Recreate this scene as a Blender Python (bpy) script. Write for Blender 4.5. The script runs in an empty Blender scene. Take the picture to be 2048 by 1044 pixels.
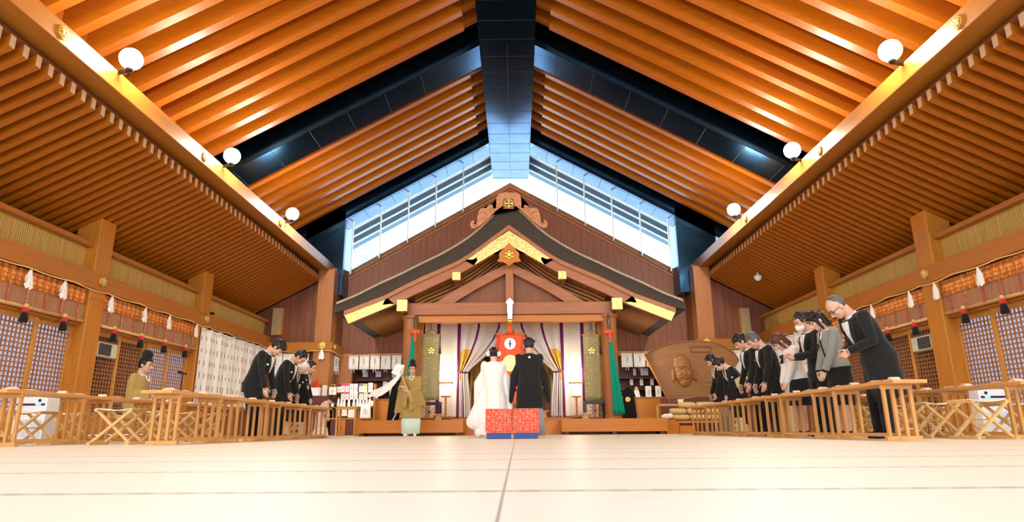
import bpy, bmesh, math, random
from mathutils import Vector, Matrix, noise
R = math.radians
random.seed(7)
scene = bpy.context.scene
COL = scene.collection

# ---------------------------------------------------------------- camera, world, exposure
def make_camera():
    cp, sp = math.cos(.2588), math.sin(.2588)
    yaw, roll = -.006, -.0077
    f = Vector((math.sin(yaw)*cp, math.cos(yaw)*cp, sp))
    r = Vector((math.cos(yaw), -math.sin(yaw), 0))
    u = r.cross(f)
    c, s = math.cos(roll), math.sin(roll)
    r2 = r*c + u*s
    u2 = u*c - r*s
    m = Matrix((r2, u2, -f)).transposed().to_4x4()
    m.translation = Vector((.070, 0, .1344))
    cd = bpy.data.cameras.new('camera')
    cd.sensor_width = 36
    cd.lens = 1273.9/2048*36
    cd.clip_start = .02
    cd.dof.use_dof = True
    cd.dof.focus_distance = 11.5
    cd.dof.aperture_fstop = 4.0
    o = bpy.data.objects.new('camera', cd)
    o.matrix_world = m
    COL.objects.link(o)
    scene.camera = o
make_camera()
XC = -.11            # the hall's centre line

w = bpy.data.worlds.new('sky'); scene.world = w; w.use_nodes = True
nt = w.node_tree; nt.nodes.clear()
out = nt.nodes.new('ShaderNodeOutputWorld'); bg = nt.nodes.new('ShaderNodeBackground')
tc = nt.nodes.new('ShaderNodeTexCoord'); sx = nt.nodes.new('ShaderNodeSeparateXYZ'); rp = nt.nodes.new('ShaderNodeValToRGB')
nt.links.new(tc.outputs['Generated'], sx.inputs[0]); nt.links.new(sx.outputs[2], rp.inputs[0])
rp.color_ramp.elements[0].color = (.80, .91, 1.0, 1); rp.color_ramp.elements[0].position = .45
rp.color_ramp.elements[1].color = (.14, .48, 1.0, 1); rp.color_ramp.elements[1].position = .85
nt.links.new(rp.outputs[0], bg.inputs[0]); bg.inputs[1].default_value = 4.2
nt.links.new(bg.outputs[0], out.inputs[0])

vs = scene.view_settings
scene.display_settings.display_device = 'sRGB'
vs.view_transform = 'Standard'; vs.look = 'None'; vs.gamma = 1; vs.use_curve_mapping = False
vs.exposure = 0.32
cy = scene.cycles
cy.max_bounces = 7; cy.diffuse_bounces = 4; cy.glossy_bounces = 3; cy.transmission_bounces = 4; cy.transparent_max_bounces = 8
cy.caustics_reflective = False; cy.caustics_refractive = False
cy.sample_clamp_indirect = 6
cy.use_denoising = True

# ---------------------------------------------------------------- materials
def new_mat(name):
    m = bpy.data.materials.new(name); m.use_nodes = True
    b = m.node_tree.nodes['Principled BSDF']
    return m, m.node_tree, b
def N(t, kind, **kw):
    n = t.nodes.new(kind)
    for k, v in kw.items(): setattr(n, k, v)
    return n
def ramp(t, fac, stops):
    r_ = N(t, 'ShaderNodeValToRGB'); e = r_.color_ramp.elements
    while len(e) < len(stops): e.new(.5)
    for el, (p, c) in zip(e, stops): el.position = p; el.color = (*c[:3], 1)
    t.links.new(fac, r_.inputs[0]); return r_.outputs[0]
def coords(t, scale, src='Object', rot=(0, 0, 0)):
    tcn = N(t, 'ShaderNodeTexCoord'); mp = N(t, 'ShaderNodeMapping')
    mp.inputs['Scale'].default_value = scale; mp.inputs['Rotation'].default_value = rot
    t.links.new(tcn.outputs[src], mp.inputs[0]); return mp.outputs[0]
def mul(c, k): return tuple(min(1, x*k) for x in c)
def wood(name, col, axis=0, rough=.5, var=.28, spec=.4, scale=1.0):
    """grain runs along local axis"""
    m, t, b = new_mat(name)
    sc = [22*scale, 22*scale, 22*scale]; sc[axis] = 1.1*scale
    v = coords(t, sc)
    n1 = N(t, 'ShaderNodeTexNoise'); n1.inputs['Scale'].default_value = 1.0; n1.inputs['Detail'].default_value = 5; n1.inputs['Distortion'].default_value = .6
    t.links.new(v, n1.inputs['Vector'])
    c = ramp(t, n1.outputs['Fac'], [(.25, mul(col, 1-var)), (.55, col), (.8, mul(col, 1+var*.6))])
    t.links.new(c, b.inputs['Base Color'])
    b.inputs['Roughness'].default_value = rough; b.inputs['Specular IOR Level'].default_value = spec
    bp = N(t, 'ShaderNodeBump'); bp.inputs['Strength'].default_value = .12; bp.inputs['Distance'].default_value = .01
    t.links.new(n1.outputs['Fac'], bp.inputs['Height']); t.links.new(bp.outputs[0], b.inputs['Normal'])
    return m
def plain(name, col, rough=.6, metal=0, var=.12, nscale=9, spec=.4, bump=.0):
    m, t, b = new_mat(name)
    v = coords(t, (nscale,)*3)
    n1 = N(t, 'ShaderNodeTexNoise'); n1.inputs['Scale'].default_value = 1; n1.inputs['Detail'].default_value = 4
    t.links.new(v, n1.inputs['Vector'])
    c = ramp(t, n1.outputs['Fac'], [(.3, mul(col, 1-var)), (.7, mul(col, 1+var))])
    t.links.new(c, b.inputs['Base Color'])
    b.inputs['Roughness'].default_value = rough; b.inputs['Metallic'].default_value = metal; b.inputs['Specular IOR Level'].default_value = spec
    if bump:
        bp = N(t, 'ShaderNodeBump'); bp.inputs['Strength'].default_value = bump; bp.inputs['Distance'].default_value = .01
        t.links.new(n1.outputs['Fac'], bp.inputs['Height']); t.links.new(bp.outputs[0], b.inputs['Normal'])
    return m
def fabric(name, col, rough=.9, weave=160, var=.15):
    m, t, b = new_mat(name)
    v = coords(t, (weave,)*3)
    n1 = N(t, 'ShaderNodeTexNoise'); n1.inputs['Scale'].default_value = 1; n1.inputs['Detail'].default_value = 2
    t.links.new(v, n1.inputs['Vector'])
    c = ramp(t, n1.outputs['Fac'], [(.3, mul(col, 1-var)), (.7, mul(col, 1+var))])
    t.links.new(c, b.inputs['Base Color']); b.inputs['Roughness'].default_value = rough; b.inputs['Specular IOR Level'].default_value = .15
    b.inputs['Sheen Weight'].default_value = .15
    return m
def spotted(name, base, dot, scale, thresh=.32, rough=.8, src='Object', metal=0.0, feature='F1', sc3=None):
    m, t, b = new_mat(name)
    v = coords(t, sc3 or (scale,)*3, src)
    vo = N(t, 'ShaderNodeTexVoronoi', feature=feature); vo.inputs['Scale'].default_value = 1; vo.inputs['Randomness'].default_value = .35
    t.links.new(v, vo.inputs['Vector'])
    c = ramp(t, vo.outputs['Distance'], [(max(0, thresh-.05), dot), (thresh+.05, base)])
    t.links.new(c, b.inputs['Base Color']); b.inputs['Roughness'].default_value = rough; b.inputs['Metallic'].default_value = metal
    return m
def emit(name, col, strength):
    m, t, b = new_mat(name)
    b.inputs['Base Color'].default_value = (*col, 1); b.inputs['Emission Color'].default_value = (*col, 1); b.inputs['Emission Strength'].default_value = strength
    return m

O_ = (.52, .20, .030)
M = {}
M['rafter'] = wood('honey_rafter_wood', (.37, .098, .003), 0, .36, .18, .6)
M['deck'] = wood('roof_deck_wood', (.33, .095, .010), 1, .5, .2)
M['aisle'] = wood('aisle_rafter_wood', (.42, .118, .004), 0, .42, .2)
M['aisledeck'] = wood('aisle_deck_shaded_wood', (.16, .042, .004), 0, .6, .2)  # deepened: the shade between the close rafters is put into this colour
M['endgrain'] = plain('pale_rafter_end', (.58, .40, .24), .6)
M['beam'] = wood('beam_wood', (.44, .165, .022), 1, .36, .16)
M['wallbeam'] = wood('wall_beam_wood', (.43, .15, .016), 1, .40, .2)
M['pillar'] = wood('pillar_wood', (.52, .195, .02), 2, .42, .18)
M['brown'] = wood('red_brown_board', (.27, .095, .035), 2, .5, .3)
M['porch'] = wood('porch_wood', (.40, .15, .06), 0, .45, .22)
M['porchz'] = wood('porch_post_wood', (.42, .16, .05), 2, .45, .22)
M['stage'] = wood('stage_wood', (.56, .19, .014), 0, .4, .15)
M['dark_wood'] = wood('dark_red_wood', (.12, .03, .018), 0, .45, .3)
M['table'] = wood('pale_table_wood', (.64, .33, .10), 1, .42, .2)
M['tablez'] = wood('pale_leg_wood', (.62, .31, .09), 2, .45, .2)
M['stoolw'] = wood('stool_wood', (.68, .42, .16), 2, .45, .18)
M['seat'] = fabric('cream_canvas', (.80, .70, .50))
M['lattice'] = wood('lattice_wood', (.36, .15, .055), 2, .5, .2)
M['stile'] = wood('door_stile_wood', (.58, .26, .05), 2, .42, .18)
M['gold'] = plain('gilt_metal', (.95, .62, .14), .3, .9, .12, 30)
M['goldleaf'] = plain('engraved_gilt', (.82, .57, .20), .42, .75, .45, 26, bump=.9)
M['thatch'] = plain('dark_bark_thatch', (.052, .040, .032), .9, 0, .5, 30, bump=.4)
M['thatch_edge'] = plain('pale_thatch_edge', (.33, .27, .21), .7, 0, .2, 20)
M['white'] = plain('white_paper', (.88, .87, .85), .75, 0, .03)
M['whitecloth'] = fabric('white_cloth', (.85, .83, .80))
M['rope'] = plain('straw_rope', (.72, .50, .22), .8, 0, .2, 60)
M['black'] = plain('black_lacquer', (.012, .011, .012), .35, 0, .2)
M['blackcloth'] = fabric('black_cloth', (.012, .013, .013))
M['redcloth'] = fabric('red_cloth', (.55, .03, .03))
M['bulb'] = emit('lamp_glow', (1, .93, .80), 60)
M['glass'] = None

def steel():
    m, t, b = new_mat('black_glossy_panel')
    v = coords(t, (1.6, 1.6, 1.6))
    n1 = N(t, 'ShaderNodeTexNoise'); n1.inputs['Scale'].default_value = 1.2; n1.inputs['Detail'].default_value = 2
    t.links.new(v, n1.inputs['Vector'])
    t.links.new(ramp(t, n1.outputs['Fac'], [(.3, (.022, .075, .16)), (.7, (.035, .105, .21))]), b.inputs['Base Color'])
    b.inputs['Roughness'].default_value = .2; b.inputs['Metallic'].default_value = 1
    return m
M['steel'] = steel()
M['joint'] = plain('panel_joint', (.01, .015, .02), .6)
def glass_mat():
    m, t, b = new_mat('window_glass')
    t.nodes.remove(b)
    o = t.nodes['Material Output']
    tr = N(t, 'ShaderNodeBsdfTransparent'); tr.inputs[0].default_value = (.90, .95, .98, 1)
    gl = N(t, 'ShaderNodeBsdfGlossy'); gl.inputs['Roughness'].default_value = .03
    mx = N(t, 'ShaderNodeMixShader'); mx.inputs[0].default_value = .06
    t.links.new(tr.outputs[0], mx.inputs[1]); t.links.new(gl.outputs[0], mx.inputs[2]); t.links.new(mx.outputs[0], o.inputs[0])
    return m
M['glass'] = glass_mat()
def paper_mat(name, col, tr=.7):
    m, t, b = new_mat(name)
    t.nodes.remove(b)
    o = t.nodes['Material Output']
    d = N(t, 'ShaderNodeBsdfDiffuse'); d.inputs[0].default_value = (*col, 1)
    tl = N(t, 'ShaderNodeBsdfTranslucent'); tl.inputs[0].default_value = (*col, 1)
    mx = N(t, 'ShaderNodeMixShader'); mx.inputs[0].default_value = tr
    t.links.new(d.outputs[0], mx.inputs[1]); t.links.new(tl.outputs[0], mx.inputs[2]); t.links.new(mx.outputs[0], o.inputs[0])
    return m
M['shoji'] = paper_mat('translucent_door_paper', (.52, .51, .57), .7)
M['darkpane'] = plain('dark_door_back', (.10, .045, .02), .6)  # opaque dark pane painted in place of the dark outside
def tatami():
    m, t, b = new_mat('tatami')
    tcn = N(t, 'ShaderNodeTexCoord')
    s = N(t, 'ShaderNodeSeparateXYZ'); t.links.new(tcn.outputs['Object'], s.inputs[0])
    # cross seams every .79 m along y
    a = N(t, 'ShaderNodeMath', operation='ADD'); a.inputs[1].default_value = -1.515+79.0; t.links.new(s.outputs[1], a.inputs[0])
    md = N(t, 'ShaderNodeMath', operation='MODULO'); md.inputs[1].default_value = .79; t.links.new(a.outputs[0], md.inputs[0])
    sb = N(t, 'ShaderNodeMath', operation='LESS_THAN'); sb.inputs[1].default_value = .026; t.links.new(md.outputs[0], sb.inputs[0])
    # dashed brocade border
    wv = N(t, 'ShaderNodeTexWave'); wv.inputs['Scale'].default_value = 3.2; wv.inputs['Distortion'].default_value = 1.5; wv.inputs['Detail'].default_value = 2
    t.links.new(tcn.outputs['Object'], wv.inputs['Vector'])
    # centre seam and mat ends every 1.58 m
    a2 = N(t, 'ShaderNodeMath', operation='ADD'); a2.inputs[1].default_value = -.035+1.58*40; t.links.new(s.outputs[0], a2.inputs[0])
    md2 = N(t, 'ShaderNodeMath', operation='MODULO'); md2.inputs[1].default_value = 1.58*8; t.links.new(a2.outputs[0], md2.inputs[0])
    sb2 = N(t, 'ShaderNodeMath', operation='LESS_THAN'); sb2.inputs[1].default_value = .006; t.links.new(md2.outputs[0], sb2.inputs[0])
    # rush weave
    v = coords(t, (5, 240, 1))
    n1 = N(t, 'ShaderNodeTexNoise'); n1.inputs['Scale'].default_value = 1; n1.inputs['Detail'].default_value = 2; t.links.new(v, n1.inputs['Vector'])
    base = ramp(t, n1.outputs['Fac'], [(.3, (.80, .78, .64)), (.7, (.90, .88, .75))])
    edge = ramp(t, wv.outputs['Fac'], [(.25, (.10, .14, .15)), (.6, (.33, .36, .33))])
    mx = N(t, 'ShaderNodeMix', data_type='RGBA'); t.links.new(sb.outputs[0], mx.inputs['Factor']); t.links.new(base, mx.inputs['A']); t.links.new(edge, mx.inputs['B'])
    mx2 = N(t, 'ShaderNodeMix', data_type='RGBA'); t.links.new(sb2.outputs[0], mx2.inputs['Factor']); t.links.new(mx.outputs['Result'], mx2.inputs['A']); mx2.inputs['B'].default_value = (.35, .33, .27, 1)
    t.links.new(mx2.outputs['Result'], b.inputs['Base Color']); b.inputs['Roughness'].default_value = .42; b.inputs['Specular IOR Level'].default_value = .5
    return m
M['tatami'] = tatami()
def boards(name, col, pitch, axis, rough=.5, line=.12):
    """boards with thin dark joints along one axis, plus grain"""
    m = wood(name, col, 2, rough, .3); t = m.node_tree; b = t.nodes['Principled BSDF']
    src = b.inputs['Base Color'].links[0].from_socket
    tcn = N(t, 'ShaderNodeTexCoord'); s = N(t, 'ShaderNodeSeparateXYZ'); t.links.new(tcn.outputs['Object'], s.inputs[0])
    a = N(t, 'ShaderNodeMath', operation='ADD'); a.inputs[1].default_value = pitch*400; t.links.new(s.outputs[axis], a.inputs[0])
    md = N(t, 'ShaderNodeMath', operation='MODULO'); md.inputs[1].default_value = pitch; t.links.new(a.outputs[0], md.inputs[0])
    lt = N(t, 'ShaderNodeMath', operation='LESS_THAN'); lt.inputs[1].default_value = pitch*line; t.links.new(md.outputs[0], lt.inputs[0])
    mx = N(t, 'ShaderNodeMix', data_type='RGBA'); t.links.new(lt.outputs[0], mx.inputs['Factor']); t.links.new(src, mx.inputs['A']); mx.inputs['B'].default_value = (*mul(col, .3), 1)
    t.links.new(mx.outputs['Result'], b.inputs['Base Color'])
    return m
M['boards'] = boards('gable_boards', (.22, .07, .032), .24, 0, .5, .05)
M['boards_y'] = boards('return_boards', (.30, .11, .035), .24, 1, .5, .05)
M['bamboo'] = boards('bamboo_panel', (.66, .43, .11), .045, 1, .5, .25)
M['screen'] = boards('blind_slats', (.50, .24, .12), .012, 2, .6, .3)
M['finestripe'] = boards('fine_soffit', (.42, .17, .05), .07, 1, .5, .4)

# ---------------------------------------------------------------- mesh building
class MB:
    def __init__(s): s.bm = bmesh.new()
    def poly(s, pts, faces):
        vs_ = [s.bm.verts.new(p) for p in pts]
        for f in faces:
            try: s.bm.faces.new([vs_[i] for i in f])
            except ValueError: pass
        return vs_
    def box(s, c, d, rot=None):
        x, y, z = d[0]/2, d[1]/2, d[2]/2
        P = [Vector((a*x, b*y, g*z)) for a in (-1, 1) for b in (-1, 1) for g in (-1, 1)]
        if rot is not None: P = [rot @ p for p in P]
        c = Vector(c)
        s.poly([c+p for p in P], [(0, 1, 3, 2), (4, 6, 7, 5), (0, 4, 5, 1), (2, 3, 7, 6), (0, 2, 6, 4), (1, 5, 7, 3)]); return s
    def mm(s, a, b):
        return s.box([(p+q)/2 for p, q in zip(a, b)], [abs(q-p) for p, q in zip(a, b)])
    def bar(s, p, q, w, d, up=(0, 0, 1)):
        p, q = Vector(p), Vector(q); z = (q-p); L = z.length; z.normalize()
        x = Vector(up).cross(z)
        if x.length < 1e-4: x = Vector((1, 0, 0)).cross(z)
        x.normalize(); y = z.cross(x)
        rot = Matrix((x, y, z)).transposed()
        return s.box((p+q)/2, (w, d, L), rot)
    def ring(s, c, x, y, n):
        return [s.bm.verts.new(Vector(c)+x*math.cos(2*math.pi*i/n)+y*math.sin(2*math.pi*i/n)) for i in range(n)]
    def skin(s, rings, cap=True):
        n = len(rings[0])
        for a, b in zip(rings, rings[1:]):
            for i in range(n):
                s.bm.faces.new((a[i], a[(i+1) % n], b[(i+1) % n], b[i]))
        if cap:
            s.bm.faces.new(rings[0][::-1]); s.bm.faces.new(rings[-1])
        return s
    def tube(s, pts, r, n=8, cap=True):
        pts = [Vector(p) for p in pts]; rs = r if isinstance(r, (list, tuple)) else [r]*len(pts)
        rings = []; px = None
        for i, p in enumerate(pts):
            t = (pts[min(i+1, len(pts)-1)]-pts[max(i-1, 0)]).normalized()
            x = px - t*px.dot(t) if px is not None else t.cross(Vector((0, 0, 1)))
            if x.length < 1e-3: x = t.cross(Vector((1, 0, 0)))
            x.normalize(); px = x; y = t.cross(x)
            rings.append(s.ring(p, x*rs[i], y*rs[i], n))
        return s.skin(rings, cap)
    def caps(s, p, q, r1, r2, n=10):
        """tapered rod with round ends"""
        p, q = Vector(p), Vector(q); t = (q-p); L = t.length
        t = t/L if L > 1e-6 else Vector((0, 0, 1))
        pts = [p-t*r1*.98, p-t*r1*.7, p, q, q+t*r2*.7, q+t*r2*.98]
        return s.tube(pts, [r1*.2, r1*.72, r1, r2, r2*.72, r2*.2], n)
    def ell(s, c, rx, ry, rz, rot=None, u=12, v=8):
        m = Matrix.Translation(Vector(c)) @ (rot.to_4x4() if rot is not None else Matrix()) @ Matrix.Diagonal((rx, ry, rz, 1))
        bmesh.ops.create_uvsphere(s.bm, u_segments=u, v_segments=v, radius=1, matrix=m); return s
    def lathe(s, prof, c=(0, 0, 0), n=20, ax=None):
        c = Vector(c); rings = []
        for r_, z in prof: rings.append(s.ring(c+Vector((0, 0, z)), Vector((max(r_, 1e-4), 0, 0)), Vector((0, max(r_, 1e-4), 0)), n))
        return s.skin(rings)
    def prism(s, pts, ext):
        """closed outline (3D points) pushed along ext; handles concave outlines"""
        ext = Vector(ext); a = [s.bm.verts.new(p) for p in pts]; b = [s.bm.verts.new(Vector(p)+ext) for p in pts]
        n = len(pts)
        fa = s.bm.faces.new(a); fb = s.bm.faces.new(b[::-1])
        for i in range(n): s.bm.faces.new((a[i], b[i], b[(i+1) % n], a[(i+1) % n]))
        bmesh.ops.triangulate(s.bm, faces=[fa, fb], ngon_method='EAR_CLIP')
        return s
    def loft(s, rings, n=20):
        """rings: (centre, xaxis, yaxis) with axis lengths = radii; squareness p"""
        rr = []
        for c, x, y in rings: rr.append(s.ring(c, Vector(x), Vector(y), n))
        return s.skin(rr)
    def grid(s, fn, nu, nv, thick=0):
        V = [[s.bm.verts.new(fn(i/nu, j/nv)) for j in range(nv+1)] for i in range(nu+1)]
        for i in range(nu):
            for j in range(nv): s.bm.faces.new((V[i][j], V[i+1][j], V[i+1][j+1], V[i][j+1]))
        if thick:
            fs = s.bm.faces[:]
            bmesh.ops.recalc_face_normals(s.bm, faces=fs)
            bmesh.ops.solidify(s.bm, geom=fs, thickness=thick)
        return s
    def build(s, name, mat, parent=None, smooth=False, bevel=0, remesh=0, sm=2, loc=None):
        bmesh.ops.recalc_face_normals(s.bm, faces=s.bm.faces[:])
        me = bpy.data.meshes.new(name); s.bm.to_mesh(me); s.bm.free()
        o = bpy.data.objects.new(name, me); COL.objects.link(o)
        if remesh or bevel:
            if remesh:
                md = o.modifiers.new('r', 'REMESH'); md.mode = 'VOXEL'; md.voxel_size = remesh; md.adaptivity = 0
                if sm:
                    md = o.modifiers.new('s', 'SMOOTH'); md.iterations = sm; md.factor = .5
            if bevel:
                md = o.modifiers.new('b', 'BEVEL'); md.width = bevel; md.segments = 2; md.limit_method = 'ANGLE'; md.angle_limit = R(40)
            dg = bpy.context.evaluated_depsgraph_get()
            nm = bpy.data.meshes.new_from_object(o.evaluated_get(dg)); o.modifiers.clear(); o.data = nm; nm.name = name
            bpy.data.meshes.remove(me); me = nm
        if smooth or remesh:
            for p in me.polygons: p.use_smooth = True
        ms = mat if isinstance(mat, (list, tuple)) else [mat]
        me.materials.clear()
        for m_ in ms: me.materials.append(m_)
        if parent is not None: o.parent = parent
        if loc is not None: o.location = loc
        return o
def tag(o, label, cat, group=None, kind=None):
    o['label'] = label; o['category'] = cat
    if group: o['group'] = group
    if kind: o['kind'] = kind
    return o
def struct(o, label=None):
    o['kind'] = 'structure'
    if label: o['label'] = label
    return o
def empty(name, loc, label, cat, group=None, rz=0):
    o = bpy.data.objects.new(name, None); COL.objects.link(o); o.empty_display_size = .1
    o.location = loc; o.rotation_euler = (0, 0, rz)
    return tag(o, label, cat, group)
KIDS = {}
def copy_tree(o, parent=None):
    c = o.copy(); COL.objects.link(c)
    if parent is not None: c.parent = parent; c.matrix_parent_inverse = o.matrix_parent_inverse.copy()
    for ch in [x for x in bpy.data.objects if x.parent == o]: copy_tree(ch, c)
    return c
def dup(o, loc, label, rz=None, group=None, sc=None):
    c = copy_tree(o); c.location = loc; c['label'] = label
    if rz is not None: c.rotation_euler = (0, 0, rz)
    if group: c['group'] = group
    if sc: c.scale = sc
    return c
# ---------------------------------------------------------------- lamps along the nave beams (their light is the room's light)
LAMP_Y = [-3.4, .7, 4.8, 8.9, 12.6, 16.4]
def nave_lamp(side, y, label, vis=True):
    x = XC*0 + side*6.0
    t = empty('nave_lamp', (x, y, 5.86), label, 'lamp', 'lamps along the nave beams')
    MB().lathe([(.05, -.22), (.06, -.16), (.035, -.14), (.035, -.08)], n=14).build('lamp_socket', M['black'], t, smooth=True)
    MB().bar((0, 0, -.2), (side*.3, 0, -.27), .05, .05).bar((side*.2, 0, -.215), (side*.2, 0, -.25), .05, .05).build('bracket', M['black'], t)
    MB().ell((0, 0, 0), .17, .17, .17, u=20, v=12).build('lamp_globe', M['bulb'], t, smooth=True)
    L = bpy.data.lights.new('lamp_light', 'POINT'); L.energy = 210; L.color = (1, .88, .70); L.shadow_soft_size = .16
    o = bpy.data.objects.new('lamp_light', L); COL.objects.link(o); o.parent = t; o.location = (-side*.28, 0, .12)
    return t

# ---------------------------------------------------------------- the hall
def roofz(x, base=10.52): return base - .565*(abs(x-XC)-.8)
def build_hall():
    # floor
    f = MB().mm((-10, -9, -.2), (10, 24.2, 0)).build('floor', M['tatami']); struct(f, 'pale straw tatami floor with dark cross seams')
    # --- nave roof: deck, rafters, ridge, black frames
    ceil = MB()
    for s in (-1, 1):
        x0, x1 = XC+s*.3, XC+s*8.6
        z0, z1 = roofz(x0)+.52, roofz(x1)+.52
        ceil.prism([(x0, -6, z0), (x1, -6, z1), (x1, -6, z1+.08), (x0, -6, z0+.08)], (0, 28.1, 0))
    c = ceil.build('ceiling', M['deck']); struct(c, 'sloping wooden nave roof above the deep rafters')
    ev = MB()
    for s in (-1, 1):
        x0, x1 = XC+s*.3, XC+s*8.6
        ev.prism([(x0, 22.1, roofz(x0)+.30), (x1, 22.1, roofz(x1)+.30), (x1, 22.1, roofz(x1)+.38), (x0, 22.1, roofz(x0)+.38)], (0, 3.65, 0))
    ev = struct(ev.build('ceiling_eave', M['eave']), 'outer eave seen through the gable window, sky reflection painted in')
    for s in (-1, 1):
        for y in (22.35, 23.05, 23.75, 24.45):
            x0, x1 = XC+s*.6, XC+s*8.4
            MB().prism([(x0, y, roofz(x0)), (x1, y, roofz(x1)), (x1, y, roofz(x1)+.3), (x0, y, roofz(x0)+.3)], (0, .2, 0)).build('eave_rafter', M['eavesky'], ev)
    def rafter(s):
        m = MB(); xs = [1.12, 8.3]
        P = []
        for x in xs:
            P += [(XC+s*x, 0, roofz(XC+s*x)), (XC+s*x, 0, roofz(XC+s*x)+.50)]
        m.prism([P[0], P[2], P[3], P[1]], (0, .19, 0))
        # shallower tail running on to the ridge
        a, b = XC+s*.55, XC+s*1.12
        m.prism([(a, .02, roofz(a)+.05), (b, .02, roofz(b)+.05), (b, .02, roofz(b)+.50), (a, .02, roofz(a)+.50)], (0, .15, 0))
        return m
    ys = [14.52-.63*k for k in range(26)] + [16.22+.63*k for k in range(8)]
    for s in (-1, 1):
        first = None
        for y in ys:
            if first is None:
                first = rafter(s).build('rafter', M['rafter'], c); first.location = (0, y, 0)
            else:
                o = first.copy(); COL.objects.link(o); o.location = (0, y, 0)
    r = MB().mm((XC-.74, -6, 10.14), (XC+.74, 24.6, 11.4)).build('trim_1', M['steel']); struct(r, 'black panelled ridge beam')
    j = MB()
    for k in range(19): j.mm((XC-.742, 24.4-.8*k, 10.136), (XC+.742, 24.416-.8*k, 10.3))
    j.mm((XC-.006, 15, 10.136), (XC+.006, 24.6, 10.2))
    struct(j.build('panel_joints', M['joint'], r))
    def frame(name, y0, y1, leg, label):
        m = MB()
        for s in (-1, 1):
            a, b = XC+s*.7, XC+s*8.2
            za, zb = 10.12-.565*(.7-.8), 10.12-.565*(8.2-.8)
            m.prism([(a, y0, za), (b, y0, zb), (b, y0, zb+.95), (a, y0, za+.95)], (0, y1-y0, 0))
            if leg:
                m.mm((XC+s*leg[0], y0, 4.6), (XC+s*leg[1], y1, 10.12-.565*(leg[0]-.8)+.3))
        o = struct(m.build(name, M['steel']), label)
        j = MB()
        for s in (-1, 1):
            for k in range(7):
                x = XC+s*(1.35+.95*k); z = 10.12-.565*(abs(x-XC)-.8)
                j.mm((x-.007, y0+.02, z-.006), (x+.007, y1-.02, z+.1))
        struct(j.build('panel_joints', M['joint'], o))
        return o
    frame('trim_2', 15.1, 16.12, None, 'black steel roof frame across the nave')
    frame('trim_3', 21.15, 22.1, (5.76, 7.1), 'black steel frame around the gable window')
    # --- gable window glass and mullions, between frame and wall
    for s, nm in ((-1, 'window_1'), (1, 'window_2')):
        a, b = XC+s*.72, XC+s*5.76
        def lo(x): return 8.94-.575*abs(x-XC-.0)-.25
        def hi(x): return 10.12-.565*(abs(x-XC)-.8)
        g = MB().prism([(a, 21.68, lo(a)), (b, 21.68, lo(b)), (b, 21.68, hi(b)), (a, 21.68, hi(a))], (0, .012, 0)).build(nm, M['glass'])
        struct(g, 'sloping gable window left of the ridge' if s < 0 else 'sloping gable window right of the ridge')
        m = MB()
        for k in range(1, 6):
            x = XC+s*(.72+k*.98)
            m.mm((x-.02, 21.64, lo(x)), (x+.02, 21.72, hi(x)))
        m.build('mullion', M['steelgrey'], g)
        h = MB()
        h.bar((a, 21.68, hi(a)-.22), (b, 21.68, hi(b)-.22), .03, .03)
        h.build('rail', M['steelgrey'], g)
    # --- back wall: gable boards below the window, open alcoves below
    W = MB()
    pk = 8.92
    W.prism([(XC-6.25, 22, 2.62), (XC+6.25, 22, 2.62), (XC+6.25, 22, 5.32), (XC, 22, pk), (XC-6.25, 22, 5.32)], (0, .25, 0))
    b = W.build('wall_back', M['boards']); struct(b, 'red brown boarded gable wall behind the porch roof')
    t = MB()
    for s in (-1, 1):
        for k, (dz, d) in enumerate(((0.02, .16), (-.20, .08))):
            p, q = Vector((XC, 22-d/2, pk+dz-.02)), Vector((XC+s*6.05, 22-d/2, pk+dz-.02-.575*6.05))
            h = .20 if k == 0 else .07
            t.prism([p+Vector((0, 0, -h)), q+Vector((0, 0, -h)), q, p], (0, d, 0))
    struct(t.build('trim_4', M['porch']), 'moulded sill under the gable window')
    # alcove back walls
    for s, nm in ((-1, 'wall_alcove_left'), (1, 'wall_alcove_right')):
        x0, x1 = sorted((XC+s*2.9, XC+s*6.2))
        struct(MB().mm((x0, 22.9, 0), (x1, 23.0, 2.7)).build(nm, M['dark_wood']))
        struct(MB().mm((x0, 21.95, 2.56), (x1, 22.95, 2.66)).build('trim_5' if s < 0 else 'trim_6', M['porch']))
    # --- nave beams
    for s in (-1, 1):
        x0, x1 = sorted((s*6.16, s*6.68))
        bm_ = MB().mm((x0, -6, 5.32), (x1, 22.0, 5.64))
        o = struct(bm_.build('trim_7' if s < 0 else 'trim_8', M['beam'], bevel=.012), 'long honey coloured nave beam carrying lamps, ' + ('left' if s < 0 else 'right') + ' side')
        # clerestory above the beam
        x0, x1 = sorted((s*7.7, s*7.8))
        struct(MB().mm((x0, -6, 5.5), (x1, 15.1, 7.6)).build('wall_clerestory_left' if s < 0 else 'wall_clerestory_right', M['deck']))
        struct(MB().mm((x0, 16.12, 5.5), (x1, 21.3, 7.6)).build('wall_clerestory_far_left' if s < 0 else 'wall_clerestory_far_right', M['steel']))
        # --- aisle ceiling
        def az(x): return 5.10-.53*(abs(x)-6.3)
        cm = MB(); a, e = s*6.5, s*9.4
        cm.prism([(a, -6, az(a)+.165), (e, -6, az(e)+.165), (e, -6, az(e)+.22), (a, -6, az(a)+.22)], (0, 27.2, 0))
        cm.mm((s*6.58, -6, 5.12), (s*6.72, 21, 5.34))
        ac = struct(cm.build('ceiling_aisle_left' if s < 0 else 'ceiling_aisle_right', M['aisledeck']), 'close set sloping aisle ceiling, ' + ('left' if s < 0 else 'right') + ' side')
        first = None; y = 20.85
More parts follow.
